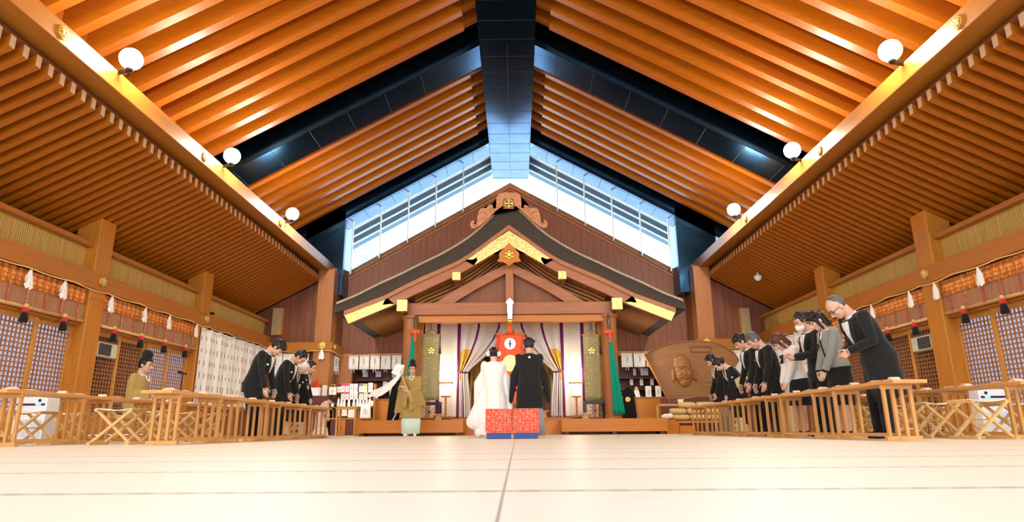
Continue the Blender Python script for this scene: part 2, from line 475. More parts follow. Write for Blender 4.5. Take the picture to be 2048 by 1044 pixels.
        while y > 1.6:
            if first is None:
                a, e = s*6.48, s*8.9
                first = MB().prism([(a, 0, az(a)), (e, 0, az(e)), (e, 0, az(e)+.17), (a, 0, az(a)+.17)], (0, .095, 0)).build('aisle_rafter', [M['aisle'], M['endgrain']], ac)
                for pl in first.data.polygons:
                    if pl.normal.x*s < -.9: pl.material_index = 1
                first.location = (0, y, 0)
            else:
                o2 = first.copy(); COL.objects.link(o2); o2.location = (0, y, 0)
            y -= .235
    # --- side walls
    for s, sd in ((-1, 'left'), (1, 'right')):
        def bx(m, xa, xb, y0, y1, z0, z1):
            x0, x1 = sorted((s*xa, s*xb)); return m.mm((x0, y0, z0), (x1, y1, z1))
        wb = bx(MB(), 7.96, 8.42, -6, 20.8, 2.79, 3.12).build('trim_9' if s < 0 else 'trim_10', M['wallbeam'], bevel=.01)
        struct(wb, 'heavy wall beam along the ' + sd + ' aisle')
        up = bx(MB(), 8.22, 8.32, -6, 20.8, 3.1, 3.66).build('wall_' + sd, M['bamboo']); struct(up, 'bamboo strip wall above the ' + sd + ' aisle beam')
        tr = bx(MB(), 8.08, 8.30, -6, 20.8, 3.60, 3.69); 
        struct(tr.build('trim_11' if s < 0 else 'trim_12', M['wallbeam'], bevel=.008))
        dk = bx(MB(), 8.95, 9.05, -6, 20.9, 3.0, 5.0)
        struct(dk.build('wall_outer_' + sd, M['dark_wood']))
        struct(bx(MB(), 8.3, 9.0, -6, 20.9, 3.0, 3.1).build('trim_13' if s < 0 else 'trim_14', M['aisle']))
        lin = bx(MB(), 8.10, 8.34, -6, 16.1, 2.08, 2.2)
        struct(lin.build('trim_15' if s < 0 else 'trim_16', M['wallbeam']), 'door head beam under the blinds, ' + sd)
        bk = bx(MB(), 8.30, 8.40, -6, 16.1, 2.2, 2.8)
        struct(bk.build('wall_upper_' + sd, M['brown']))
        # last bay: boarded wall behind the printed cloth
        struct(bx(MB(), 8.16, 8.4, 16.3, 21, 0, 2.8).build('wall_far_' + sd, M['boards_y']))
        # sill
        struct(bx(MB(), 8.1, 8.4, -6, 16.1, 0, .09).build('baseboard_' + sd, M['wallbeam']))
        # aisle end wall, corner post and return wall
        x0, x1 = sorted((s*6.45, s*9.05))
        ew = MB(); ew.mm((x0, 20.85, 0), (x1, 20.97, 5.3)); struct(ew.build('wall_aisle_end_' + sd, M['boards']), 'boarded end wall of the ' + sd + ' aisle')
        nb = MB(); nb.mm((min(s*5.9, s*8.1), 20.52, 2.62), (max(s*5.9, s*8.1), 20.9, 2.92)); nb.mm((min(s*5.88, s*6.25), 20.52, 2.62), (max(s*5.88, s*6.25), 22, 2.92))
        struct(nb.build('trim_17' if s < 0 else 'trim_18', M['wallbeam'], bevel=.01), 'beam across the end of the ' + sd + ' aisle')
        rw = MB(); x0, x1 = sorted((s*6.02, s*6.2)); rw.mm((x0, 21.0, 2.9), (x1, 22.05, 5.5)); struct(rw.build('wall_return_' + sd, M['boards_y']))
    # pillars
    for s, sd in ((-1, 'left'), (1, 'right')):
        for y, ql in ((7.75, 'nearest the camera'), (12.0, 'in the middle of the wall'), (16.3, 'beside the printed cloth')):
            xa, xb = sorted((s*8.0, s*8.46))
            p = MB(); p.mm((xa, y-.23, 0), (xb, y+.23, 4.2))
            o = p.build('pillar', M['pillar'], bevel=.015)
            tag(o, f'square honey wood pillar on the {sd} wall, {ql}', 'pillar', 'wall pillars')
        xa, xb = sorted((s*5.96, s*6.5))
        o = MB().mm((xa, 20.58, 0), (xb, 21.1, 5.36)).build('corner_pillar', M['porchz'], bevel=.012)
        tag(o, f'tall brown corner pillar at the end of the {sd} nave beam', 'pillar', 'corner pillars')
M['eave'] = plain('sky_tinted_soffit', (.045, .11, .17), .6)  # wooden eave; the reflected sky is put into its colour as blue
M['eavesky'] = plain('sky_tinted_eave_rafter', (.26, .34, .39), .5)  # eave rafters carry the same painted sky reflection, paler
M['steelgrey'] = plain('bright_mullion', (.65, .75, .80), .35, .3)
build_hall()
for i, y in enumerate(LAMP_Y):
    for s, sd in ((-1, 'left'), (1, 'right')):
        pl = ['behind the viewer, furthest back', 'behind the viewer', 'above the viewer', 'nearest in view', 'second in view', 'third in view'][i]
        nave_lamp(s, y, f'glowing white globe lamp on the {sd} nave beam, {pl}')
# ---------------------------------------------------------------- pixel of the photograph at a given depth -> place in the hall
CAMM = scene.camera.matrix_world.copy()      # the photograph's viewpoint
def at(px, py, Y):
    d = CAMM.to_3x3() @ Vector(((px-1024)/1273.9, -(py-522)/1273.9, -1))
    c = CAMM.translation; t = (Y-c.y)/d.y
    return c + d*t
def interp(tab, x):
    for (a, p), (b, q) in zip(tab, tab[1:]):
        if x <= b: return p+(q-p)*(x-a)/(b-a) if b > a else q
    return tab[-1][1]
T_TOP = [(0, 6.24), (.18, 6.2), (.33, 6.08), (.5, 5.91), (.76, 5.64), (1.1, 5.35), (1.48, 5.09), (1.95, 4.82), (2.44, 4.58), (3.0, 4.29), (3.58, 4.02), (4.2, 3.70), (4.74, 3.48)]
T_BOT = [(0, 5.70), (.35, 5.44), (.75, 5.13), (1.1, 4.87), (1.47, 4.65), (1.95, 4.43), (2.43, 4.22), (2.95, 3.96), (3.4, 3.72), (4.0, 3.49), (4.3, 3.37), (4.65, 3.24)]
B_LOW = [(0, 5.11), (.28, 4.95), (.95, 4.55), (1.35, 4.32), (2.1, 3.97), (2.78, 3.65), (3.14, 3.45), (4.36, 2.95)]
def hexa(m, c, r, y0, th, rot=0):
    P = [(c[0]+r*math.sin(R(60*k+rot)), y0, c[1]+r*math.cos(R(60*k+rot))) for k in range(6)]
    return m.prism(P, (0, th, 0))
def flower(m, c, r, y0, th, n=6):
    for k in range(n):
        a = R(360/n*k)
        m.ell((c[0]+math.sin(a)*r*.55, y0, c[1]+math.cos(a)*r*.55), r*.34, th, r*.34, u=8, v=6)
    m.ell((c[0], y0, c[1]), r*.3, th*1.4, r*.3, u=8, v=6)
def crest(loc, face, r, label, group='gilt crests on the beams'):
    """hexagonal gilt crest; face = outward normal angle about z"""
    t = empty('gilt_crest', loc, label, 'crest', group, face)
    m = MB(); hexa(m, (0, 0), r, -.03, .03); m.build('plate', M['gold'], t, bevel=.006)
    m = MB(); flower(m, (0, 0), r*.8, -.034, .012); m.build('flower', M['goldleaf'], t)
    return t

def build_porch():
    t = empty('porch_roof', (XC, 17, 3), 'curved gabled porch roof with dark thatch over the altar', 'roof')
    o = Vector((-XC, -17, -3))
    P = lambda x, y, z: Vector((x, y-17, z-3))
    both = lambda tab: [(-x, z) for x, z in reversed(tab)] + [(x, z) for x, z in tab[1:]]
    top, bot = both(T_TOP), both(T_BOT)
    m = MB(); n = 40; xs = [-4.7+9.4*i/n for i in range(n+1)]
    # thatch slab, edge lip turned down
    rows = []
    for y in (17.0, 22.0):
        for tab in (T_TOP, T_BOT):
            rows.append([m.bm.verts.new(P(math.copysign(min(abs(x), tab[-1][0]), x) if abs(x) < 4.69 else math.copysign(tab[-1][0]+(.12 if tab is T_BOT else 0), x), y, interp(tab, abs(x)))) for x in xs])
    tf, bf, tb, bb = rows
    for i in range(n):
        for a, b in ((tf, tb), (bf, bb), (tf, bf), (tb, bb)):
            m.bm.faces.new((a[i], a[i+1], b[i+1], b[i]))
    for i in (0, n): m.bm.faces.new((tf[i], bf[i], bb[i], tb[i]))
    m.build('thatch', M['thatch'], t)
    def strip(up, low, y0, th, x0, x1, k=36, du=0, dl=0):
        m = MB()
        for s in (-1, 1):
            xs_ = [x0+(x1-x0)*i/k for i in range(k+1)]
            pts = [P(s*x, y0, interp(up, x)+du) for x in xs_] + [P(s*x, y0, interp(low, x)+dl) for x in reversed(xs_)]
            V = [m.bm.verts.new(p) for p in pts]; W = [m.bm.verts.new(p+Vector((0, th, 0))) for p in pts]; L = len(V)
            for i in range(k):
                m.bm.faces.new((V[i], V[i+1], V[L-2-i], V[L-1-i])); m.bm.faces.new((W[i], W[i+1], W[L-2-i], W[L-1-i]))
            for i in range(L): m.bm.faces.new((V[i], V[(i+1) % L], W[(i+1) % L], W[i]))
        return m
    strip(T_TOP, T_TOP, 16.97, .12, 0, 4.7, du=.025, dl=-.04).build('thatch_edge', M['thatch_edge'], t)
    strip(T_BOT, T_BOT, 17.03, .2, 0, 4.5, du=.0, dl=-.13).build('eave_strip', M['porch'], t)
    strip(T_BOT, B_LOW, 17.10, .14, 0, 4.34, du=-.10).build('bargeboard', M['porch'], t)
    # soffit of fine rafters
    m = MB()
    for s in (-1, 1):
        k = 24; xs_ = [.2+4.2*i/k for i in range(k+1)]
        a = [m.bm.verts.new(P(s*x, 17.25, interp(T_BOT, x)-.09)) for x in xs_]; b = [m.bm.verts.new(P(s*x, 22, interp(T_BOT, x)-.09)) for x in xs_]
        for i in range(k): m.bm.faces.new((a[i], a[i+1], b[i+1], b[i]))
    bmesh.ops.solidify(m.bm, geom=m.bm.faces[:], thickness=.03)
    m.build('soffit', M['finestripe'], t)
    for k in range(8):
        strip(T_BOT, T_BOT, 17.85+.05*k, .10, .15, 2.72, du=-.12-.10*k, dl=-.19-.10*k).build('soffit_slat', M['slat'], t)
    # gilt fittings on the bargeboard
    def gold(pts, y=17.05, th=.05, name='gilt_fitting'):
        for s in (-1, 1):
            MB().prism([P(s*x, y, z) for x, z in pts], (0, th, 0)).build(name, M['goldleaf'], t)
    gold([(4.50, 3.19), (4.36, 2.94), (3.13, 3.46), (3.26, 3.47), (3.46, 3.44), (3.37, 3.66)])
    mid = [(0, 5.53), (.45, 5.23), (.85, 4.96), (1.27, 4.71), (1.14, 4.66), (1.02, 4.70), (.90, 4.76), (.88, 4.68), (.97, 4.54), (.45, 4.86), (0, 5.11)]
    MB().prism([P(x, 17.05, z) for x, z in mid] + [P(-x, 17.05, z) for x, z in mid[-2:0:-1]], (0, .05, 0)).build('gilt_fitting', M['goldleaf'], t)
    # purlins with gilt caps
    for x, z, w_, h in ((2.93, 3.43, .27, .30), (1.46, 4.24, .21, .21)):
        for s in (-1, 1):
            MB().mm(P(s*x-w_/2, 17.1, z-h/2), P(s*x+w_/2, 22, z+h/2)).build('purlin', M['porch'], t)
            MB().mm(P(s*x-w_/2-.006, 17.06, z-h/2-.006), P(s*x+w_/2+.006, 17.16, z+h/2+.006)).build('purlin_cap', M['goldleaf'], t)
    MB().mm(P(-.13, 17.2, 5.02), P(.13, 22, 5.4)).build('ridge_purlin', M['porch'], t)
    # frame of the gable
    MB().mm(P(-2.84, 17.42, 3.22), P(2.86, 17.76, 3.57)).build('tie_beam', M['porch'], t, bevel=.02)
    MB().mm(P(-2.55, 17.5, 3.02), P(2.6, 17.7, 3.215)).build('lintel', M['stage'], t, bevel=.01)
    MB().mm(P(-.11, 17.46, 3.57), P(.11, 17.7, 4.95)).build('king_post', M['porchz'], t, bevel=.01)
    for s in (-1, 1):
        a = [(2.1, 3.57), (1.55, 3.57), (1.0, 3.92), (.11, 4.40), (.11, 4.66), (.7, 4.37), (1.4, 4.0)]
        MB().prism([P(s*x, 17.48, z) for x, z in a], (0, .2, 0)).build('brace', M['porch'], t)
    g = [(2.0, 3.57), (1.05, 4.04), (.11, 4.60), (0, 4.66)]
    MB().prism([P(-x, 17.74, z) for x, z in g] + [P(x, 17.74, z) for x, z in g[-2::-1]], (0, .06, 0)).build('gable_panel', M['brown'], t)
    # carved ridge-end ornament
    h = [(.0, 6.60), (.22, 6.59), (.30, 6.54), (.34, 6.44), (.35, 6.13), (.43, 6.11), (.42, 6.17), (.455, 6.225), (.53, 6.245), (.60, 6.21), (.645, 6.12), (.70, 6.14), (.79, 6.125), (.83, 6.06), (.865, 5.95), (.88, 5.80), (.905, 5.69), (.945, 5.66), (.985, 5.71), (.955, 5.745), (1.0, 5.785), (1.06, 5.74), (1.075, 5.66), (1.055, 5.57), (.96, 5.545), (.86, 5.60), (.70, 5.72), (.50, 5.92), (.33, 6.09), (.18, 6.2), (0, 6.24)]
    h = [(x, z+.045) if .35 < x < .42 and z > 6.0 else (x, z) for x, z in h]
    MB().prism([P(x, 16.86, z) for x, z in h] + [P(-x, 16.86, z) for x, z in h[-2:0:-1]], (0, .16, 0)).build('ridge_ornament', M['carve'], t, bevel=.012)
    m = MB(); 
    for s in (-1, 1):
        m.tube([P(s*.40, 16.85, 6.05), P(s*.50, 16.85, 6.15), P(s*.56, 16.85, 6.08), P(s*.52, 16.85, 6.02)], .02, 6)
        m.tube([P(s*.60, 16.85, 5.92), P(s*.72, 16.85, 6.05), P(s*.78, 16.85, 5.98)], .02, 6)
        m.tube([P(s*.62, 16.85, 5.82), P(s*.8, 16.85, 5.84), P(s*.86, 16.85, 5.7), P(s*.96, 16.85, 5.6), P(s*1.02, 16.85, 5.68)], .02, 6)
    m.build('carved_scroll', M['carve'], t, smooth=True)
    m = MB(); m.mm(P(-.15, 16.83, 6.1), P(.15, 16.88, 6.40)); m.build('crest_panel', M['brown'], t)
    m = MB(); hexa(m, (0, 6.25-3), .135, 16.80-17, .04); m.build('crest_rim', M['goldleaf'], t)
    m = MB(); hexa(m, (0, 6.25-3), .105, 16.79-17, .03); m.build('crest_field', M['dark_wood'], t)
    m = MB(); flower(m, (0, 6.25-3), .11, 16.785-17, .02, 4); m.build('crest_flower', M['gold'], t)
    # hanging gable pendant
    g = [(0, 5.16), (.28, 4.86), (.255, 4.72), (.33, 4.62), (.16, 4.60), (.07, 4.55), (0, 4.48)]
    MB().prism([P(x, 16.98, z) for x, z in g] + [P(-x, 16.98, z) for x, z in g[-2:0:-1]], (0, .07, 0)).build('gable_pendant', M['stage'], t, bevel=.012)
    m = MB(); hexa(m, (0, 4.81-3), .05, 16.95-17, .04)
    for k in range(6):
        a = R(60*k); m.ell((.095*math.sin(a), 16.96-17, 1.81+.095*math.cos(a)), .045, .02, .045, u=6, v=5)
    m.build('pendant_flower', M['gold'], t)
    # posts
    for s, sd in ((-1, 'left'), (1, 'right')):
        p = MB().lathe([(.235, 0), (.235, .1), (.2, .14), (.2, 3.1), (.24, 3.14), (.24, 3.22)], n=28).build('porch_pillar', M['porchz'], smooth=False)
        p.location = (XC+s*2.76, 17.6, .36)
        p.scale = (1, 1, (3.22-.36)/3.22)
        tag(p, f'round wooden porch pillar {sd} of the altar', 'pillar', 'porch pillars')
M['slat'] = wood('soffit_slat_wood', (.50, .20, .05), 0, .5, .2)
M['carve'] = plain('carved_pale_wood', (.52, .23, .10), .5, 0, .2, 12)
build_porch()

def build_stage():
    m = MB(); m.mm((XC-4.0, 17.04, 0), (XC+4.0, 24.2, .36)); struct(m.build('floor_stage', M['stage']), 'raised wooden altar floor')
    m = MB(); m.mm((XC-2.6, 18.45, .36), (XC+2.6, 24.2, .46)); struct(m.build('floor_altar', M['stage'], bevel=.01))
    for nm, a, b, sd in (('step_bench', -3.94, -1.27, 'left'), ('step_bench', 1.17, 3.80, 'right')):
        t = empty(nm, ((a+b)/2, 16.66, 0), f'long low wooden step bench in front of the altar, {sd} side', 'bench', 'step benches')
        L = (b-a)/2
        MB().mm((-L, -.35, .07), (L, .35, .385)).build('body', M['stage'], t, bevel=.01)
        for k in (-1, 0, 1): MB().mm((k*L*.9-.05, -.3, 0), (k*L*.9+.05, .3, .07)).build('foot', M['dark_wood'], t)
    for s in (-1, 1):  # lower steps at the sides
        if s < 0: continue
        a, b = XC+3.98, XC+4.3; m = MB().mm((a, 16.75, 0), (b, 17.22, .30)).mm((b-.01, 16.75, 0), (b+.4, 17.22, .2))
        o = m.build('side_step', M['stage']); tag(o, f'small wooden side step {"left" if s < 0 else "right"} of the altar floor', 'step', 'side steps')
    # panels beside the curtain (between pillar and curtain)
    for s, sd in ((-1, 'left'), (1, 'right')):
        a, b = sorted((XC+s*2.5, XC+s*2.95)); struct(MB().mm((a, 18.2, .36), (b, 18.32, 3.3)).build('wall_altar_' + sd, M['stile']))
        m = MB().mm((min(XC+s*2.9, XC+s*3.0), 18.2, .36), (max(XC+s*2.9, XC+s*3.0), 24.0, 3.3)); struct(m.build('wall_altar_side_' + sd, M['porchz']))
        crest((XC+s*2.70, 18.19, 2.2), 0, .085, f'small gilt crest on the panel {sd} of the curtain')
    struct(MB().mm((XC-2.95, 18.8, 3.35), (XC+2.95, 24.1, 3.42)).build('ceiling_altar', M['porch']))
    struct(MB().mm((XC-2.95, 24.0, .3), (XC+2.95, 24.1, 3.4)).build('wall_altar_back', M['porchz']))
    # inner altar
    t = empty('altar_steps', (XC, 21.4, .46), 'stepped wooden offering stand inside the altar', 'altar')
    for k in range(4): MB().mm((-1.5, -.6+.5*k, 0), (1.5, 1.6, .22*(k+1))).build('step', M['stage'], t, bevel=.01)
    for s, sd in ((-1, 'left'), (1, 'right')):
        o = MB().mm((-.16, -.1, 0), (.16, .1, 1.3)).build('altar_cabinet', M['porchz'], bevel=.01); o.location = (XC+s*1.22, 20.6, .46); tag(o, f'dark altar cabinet behind the {sd} curtain', 'cabinet')
        o = MB().grid(lambda u, v: (-.2+.4*u, .02*math.sin(u*14), 1.55-.9*v), 12, 6, .01).build('gold_hanging', M['goldcloth'], smooth=True); o.location = (XC+s*1.05, 20.3, .46+.2); tag(o, f'gold brocade hanging inside the altar behind the {sd} curtain', 'hanging')
        MB().mm((-.22, -.02, 1.55), (.22, .02, 1.6)).mm((-.22, -.02, -.2), (-.2, .02, 1.6)).mm((.2, -.02, -.2), (.22, .02, 1.6)).build('stand', M['gold'], o)

def build_curtains():
    Y0, Z0, Z1 = 18.95, 3.30, .47
    for s, sd in ((-1, 'left'), (1, 'right')):
        nu, nv = 75, 40
        def kk(v): return interp([(0, 1), (.08, .97), (.2, .83), (.33, .60), (.44, .36), (.52, .2), (.58, .19), (.8, .235), (1, .25)], v)
        def fn(u, v):
            g = u if u < .4 else .4+(u-.4)*kk(v)
            edge = max(0, (u-.4)/.6)
            amp = .012+.05*(1-kk(v))*min(1, max(0, (u-.25)/.3))+.02*v
            y = amp*math.sin(u*58)+.02*math.sin(u*23+1)
            drop = .12*edge*min(1, v*3)*(1 if v < .55 else .4) if edge else 0
            # inner hem swings up to the tie
            return Vector((XC+s*(2.56-2.55*g), Y0+y-.06*edge*(1-kk(v)), Z0+(Z1-Z0)*v - (.02*math.sin(u*31) if v > .99 else 0) - drop*(1-v)*.4))
        m = MB().grid(fn, nu, nv)
        me_idx = []
        o = m.build('altar_curtain', [M['curtain'], M['purple'], M['goldprint']], smooth=True)
        tag(o, f'white altar curtain with purple stripes, tied back on the {sd} half', 'curtain', 'altar curtains')
        for i, p in enumerate(o.data.polygons):
            u = (i//nv+.5)/nu; v = (i % nv+.5)/nv
            k = 0
            if ((u-.555)/.16)**2+((v-.46)/.17)**2 < 1: k = 2
            if any(abs(u-c) < .02 for c in (.17, .40, .64, .88)): k = 1
            p.material_index = k
        md = o.modifiers.new('t', 'SOLIDIFY'); md.thickness = .012
        q = fn(.9, .54); tb = MB().tube([q+Vector((s*.30, -.1, .06)), q+Vector((s*.15, -.16, .0)), q+Vector((-s*.04, -.16, .0)), q+Vector((-s*.08, -.02, .03))], .022, 8).build('tie_cord', M['purple'], o, smooth=True)
    rail = MB().tube([(XC-2.5, 18.95, 3.325), (XC+2.5, 18.95, 3.325)], .02, 8).build('curtain_rail', M['porch']); tag(rail, 'thin wooden rail carrying the altar curtains', 'rail')
M['curtain'] = fabric('white_silk_curtain', (.80, .76, .70), .7)
M['purple'] = fabric('purple_silk', (.16, .015, .13), .6)
M['goldprint'] = spotted('gold_crest_print', (.75, .48, .06), (.85, .6, .16), 9, .3)
M['goldcloth'] = spotted('gold_brocade', (.62, .36, .05), (.85, .6, .2), 26, .3, .5)
M['khaki'] = spotted('khaki_brocade', (.36, .32, .13), (.62, .57, .33), 14, .27, .6)
M['orange'] = spotted('orange_brocade', (.80, .10, .012), (.12, .03, .01), 20, .17, .6)
M['green'] = fabric('green_silk', (.0, .30, .20), .6)
M['lantern'] = emit('lantern_paper', (1, .93, .82), .95)
M['silver'] = plain('silver_mirror', (.75, .78, .85), .2, .9, .1)
M['redlac'] = plain('vermilion', (.60, .06, .02), .5)
build_stage(); build_curtains()

def build_altar_things():
    # brocade banners
    for px, sd in ((863, 'left'), (1182, 'right')):
        a = at(px, 669, 17.95); b = at(px, 800, 17.95); H = a.z-b.z
        t = empty('hanging_banner', (a.x, 17.95, b.z), f'khaki brocade banner hanging {sd} of the altar curtain', 'banner', 'khaki banners')
        MB().grid(lambda u, v: (-.235+.47*u, .012*math.sin(u*9), H*v), 10, 14, .008).build('cloth', M['khaki'], t, smooth=True)
        MB().tube([(-.27, 0, H), (.27, 0, H)], .016, 8).build('rod', M['gold'], t)
        m = MB(); flower(m, (0, H*.745), .12, -.02, .012, 5); m.build('printed_flower', M['gold'], t)
        MB().tube([(-.24, 0, H), (0, 0, H+.16), (.24, 0, H)], .007, 6).tube([(0, 0, H+.16), (0, -.2, 3.1-b.z)], .008, 6).build('cord', M['black'], t)
        MB().tube([(.25, 0, H), (.25, 0, H-.35)], .012, 6).lathe([(.02, H-.55), (.035, H-.53), (.02, H-.35), (.012, H-.33)], (.25, 0, 0), 8).build('tassel', M['black'], t)
        MB().tube([(-.2, 0, 0), (.2, 0, 0)], .012, 8).build('bottom_rod', M['gold'], t)
    # green streamers on the pillars
    for px, sd, lean in ((830, 'left', .0), (1217, 'right', .0)):
        a = at(px, 655, 17.3)
        t = empty('silk_streamer', (a.x, 17.3, .5), f'long green silk streamer with orange knot on the {sd} porch pillar', 'streamer', 'green streamers')
        top = a.z-.5; k = 1 if sd == 'right' else -1
        m = MB().grid(lambda u, v: Vector((k*(.02+.16*(1-v)) + (u-.5)*(.07+.25*(1-v)), .03*math.sin(u*16)*(1.2-v), top*v*.93)), 12, 16, .006)
        m.build('silk', M['green'], t, smooth=True)
        MB().ell((0, -.02, top-.12), .09, .06, .08).ell((-.09, -.02, top-.12), .06, .04, .06).ell((.09, -.02, top-.12), .06, .04, .06).build('knot', M['orange'], t, smooth=True)
        MB().grid(lambda u, v: Vector((.02+(u-.5)*.07, -.07, top-.16-.25*v)), 2, 3, .01).build('red_ribbon', M['redlac'], t)
        MB().tube([(0, 0, top-.1), (-.03, 0, top+.2), (.02, .05, 3.2-.5)], .02, 6).tube([(.05, 0, top-.1), (.05, 0, top+.2), (.0, .05, 3.2-.5)], .014, 6).build('cord', M['greencord'], t)
    # lanterns
    for px, sd in ((892, 'left'), (1152, 'right')):
        a = at(px, 766, 18.5); b = at(px, 836, 18.5)
        t = empty('standing_lantern', (a.x, 18.5, .46), f'lit white paper lantern on a wooden pole, {sd} of the curtain opening', 'lantern', 'standing lanterns')
        H = a.z-.46
        MB().prism([(-.16, -.1, H-.02), (.16, -.1, H-.02), (.10, -.1, H-.36), (-.10, -.1, H-.36)], (0, .2, 0)).build('paper_shade', M['lantern'], t)
        m = MB().mm((-.2, -.13, H-.02), (.2, .13, H+.02)).mm((-.12, -.12, H-.40), (.12, .12, H-.36))
        m.build('frame', M['stile'], t)
        m = MB()
        for k in range(6): m.ell((.045*math.sin(R(60*k)), -.105, H-.18+.045*math.cos(R(60*k))), .016, .006, .016, u=6, v=4)
        m.build('crest_mark', M['greymark'], t)
        MB().bar((0, 0, 0), (0, 0, H-.38), .05, .05).build('pole', M['stile'], t)
        MB().mm((-.16, -.16, 0), (.16, .16, .05)).build('base', M['stile'], t)
        L = bpy.data.lights.new('lantern_light', 'POINT'); L.energy = 30; L.color = (1, .86, .62); L.shadow_soft_size = .08
        o = bpy.data.objects.new('lantern_light', L); COL.objects.link(o); o.parent = t; o.location = (0, .22, H+.28)
    # black openwork stands
    for px, Y, wpx, sd in ((861, 17.9, 0, 'under the left khaki banner'), (1188, 17.9, 0, 'under the right khaki banner'), (1234, 18.2, 1, 'behind the green streamer foot')):
        a = at(px, 800, Y)
        t = empty('openwork_stand', (a.x, Y, .36), f'black lacquered openwork stand {sd}', 'stand', 'black openwork stands')
        W, H = (.27, .50) if not wpx else (.2, .4)
        m = MB()
        for sy in (-.18, .18):
            for sx_ in (-1, 1): m.bar((sx_*W, sy, 0), (sx_*W, sy, H), .04, .04)
            for z in (.04, H-.03): m.bar((-W, sy, z), (W, sy, z), .035, .05)
        for sx_ in (-1, 1):
            for z in (.04, H-.03): m.bar((sx_*W, -.18, z), (sx_*W, .18, z), .035, .05)
        m.build('frame', M['black'], t)
        m = MB(); zc = H/2
        for k in range(4):
            a_ = R(45*k); dx, dz = math.cos(a_)*W, math.sin(a_)*H*.45
            m.bar((-dx, -.18, zc-dz), (dx, -.18, zc+dz), .012, .02, (0, 1, 0))
        m.build('lattice', M['black'], t)
        MB().mm((-W-.03, -.21, H-.01), (W+.03, .21, H+.02)).build('top', M['black'], t)
    # little wooden offering stands
    for px, sd in ((880, 'beside the left lantern'), (1168, 'beside the right lantern'), (1090, 'in the curtain opening behind the groom')):
        a = at(px, 822, 17.75)
        t = empty('offering_stand', (a.x, 17.45 if px != 1090 else 18.7, .36 if px != 1090 else .46), f'small plain wood offering stand {sd}', 'stand', 'offering stands')
        MB().prism([(-.09, -.09, 0), (.09, -.09, 0), (.06, -.09, .16), (-.06, -.09, .16)], (0, .18, 0)).build('pedestal', M['stoolw'], t)
        MB().mm((-.15, -.14, .16), (.15, .14, .19)).build('tray', M['stoolw'], t)
    # central banner with mirror and blade
    a = at(1020, 667, 17.2); z0 = .36; top = a.z-z0
    t = empty('ceremonial_banner', (a.x, 17.2, z0), 'tall orange brocade banner with mirror and silver blade above the couple', 'banner')
    MB().tube([(0, .05, 0), (0, .05, top+.4)], .028, 10).build('pole', M['gold'], t, smooth=True)
    MB().grid(lambda u, v: ((u-.5)*.72, .014*math.sin(u*11), top-1.9*v), 14, 20, .01).build('brocade', M['orange'], t, smooth=True)
    MB().tube([(-.42, 0, top), (.42, 0, top)], .018, 8).build('crossbar', M['gold'], t)
    MB().lathe([(.11, top-.02), (.07, top+.1), (.03, top+.28)], n=14).build('hood', M['orange'], t, smooth=True)
    MB().lathe([(.05, top+.28), (.07, top+.31), (.09, top+.35), (.05, top+.39), (.03, top+.4)], n=14).build('blade_guard', M['gold'], t, smooth=True)
    bl = [(-.07, top+.40), (.07, top+.40), (.085, top+.80), (.14, top+.84), (.12, top+.90), (0, top+1.0), (-.12, top+.90), (-.14, top+.84), (-.085, top+.80)]
    MB().prism([(x*.8, .03, z) for x, z in bl], (0, .025, 0)).build('blade', M['whiteblade'], t, bevel=.006)
    MB().prism([(.15*math.cos(R(20*k)), -.03, top-.28+.15*math.sin(R(20*k))) for k in range(18)], (0, .03, 0)).build('mirror', M['silver'], t)
    m = MB(); m.mm((-.02, -.04, top-.38), (.02, -.03, top-.18)).mm((-.05, -.04, top-.3), (.05, -.03, top-.27)); m.build('mirror_mark', M['black'], t)
    MB().prism([(.20*math.cos(R(15*k)), -.03, top-.80+.22*math.sin(R(15*k))) for k in range(24)], (0, .025, 0)).build('gold_disc', M['gold'], t)
    for s in (-1, 1):
        MB().grid(lambda u, v: (s*(.30+.09*u)+.02*math.sin(v*9), -.03, top-.05-.62*v), 3, 8, .008).build('side_ribbon', M['redlac'], t, smooth=True)
    MB().mm((-.18, -.09, 0), (.18, .16, .08)).build('base', M['stile'], t, bevel=.01)
    m = MB().prism([(-.5, -.02, top-.42), (-.36, -.02, top-.38), (-.37, -.02, top-.58), (-.52, -.02, top-.60)], (0, .01, 0)); m.build('paper_slip', M['white'], t)
M['greencord'] = fabric('dark_green_cord', (.03, .10, .06))
M['greymark'] = plain('grey_print', (.35, .33, .36))
M['whiteblade'] = plain('polished_blade', (.78, .82, .98), .22, .7, .05)
build_altar_things()

# gilt crests on the beams
for i, y in enumerate((7.66, 11.8, 16.05)):
    for s, sd in ((-1, 'left'), (1, 'right')):
        crest((s*6.16, y, 5.48), s*R(-90), .11, f'gilt hexagon crest on the {sd} nave beam, ' + ('nearest the camera', 'beside the second lamp', 'beside the third lamp')[i])
for i, y in enumerate((12.0, 16.3)):
    for s, sd in ((-1, 'left'), (1, 'right')):
        crest((s*7.96, y, 2.97), s*R(-90), .11, f'gilt hexagon crest on the {sd} wall beam at the ' + ('near pillar', 'pillar beside the printed cloth')[i])
for s, sd in ((-1, 'left'), (1, 'right')):
    crest((s*6.2, 20.52, 2.80), 0, .13, f'gilt hexagon crest on the {sd} corner pillar, front face')
    crest((s*5.88, 20.85, 2.80), s*R(-90), .11, f'gilt hexagon crest on the {sd} corner pillar, inner face')
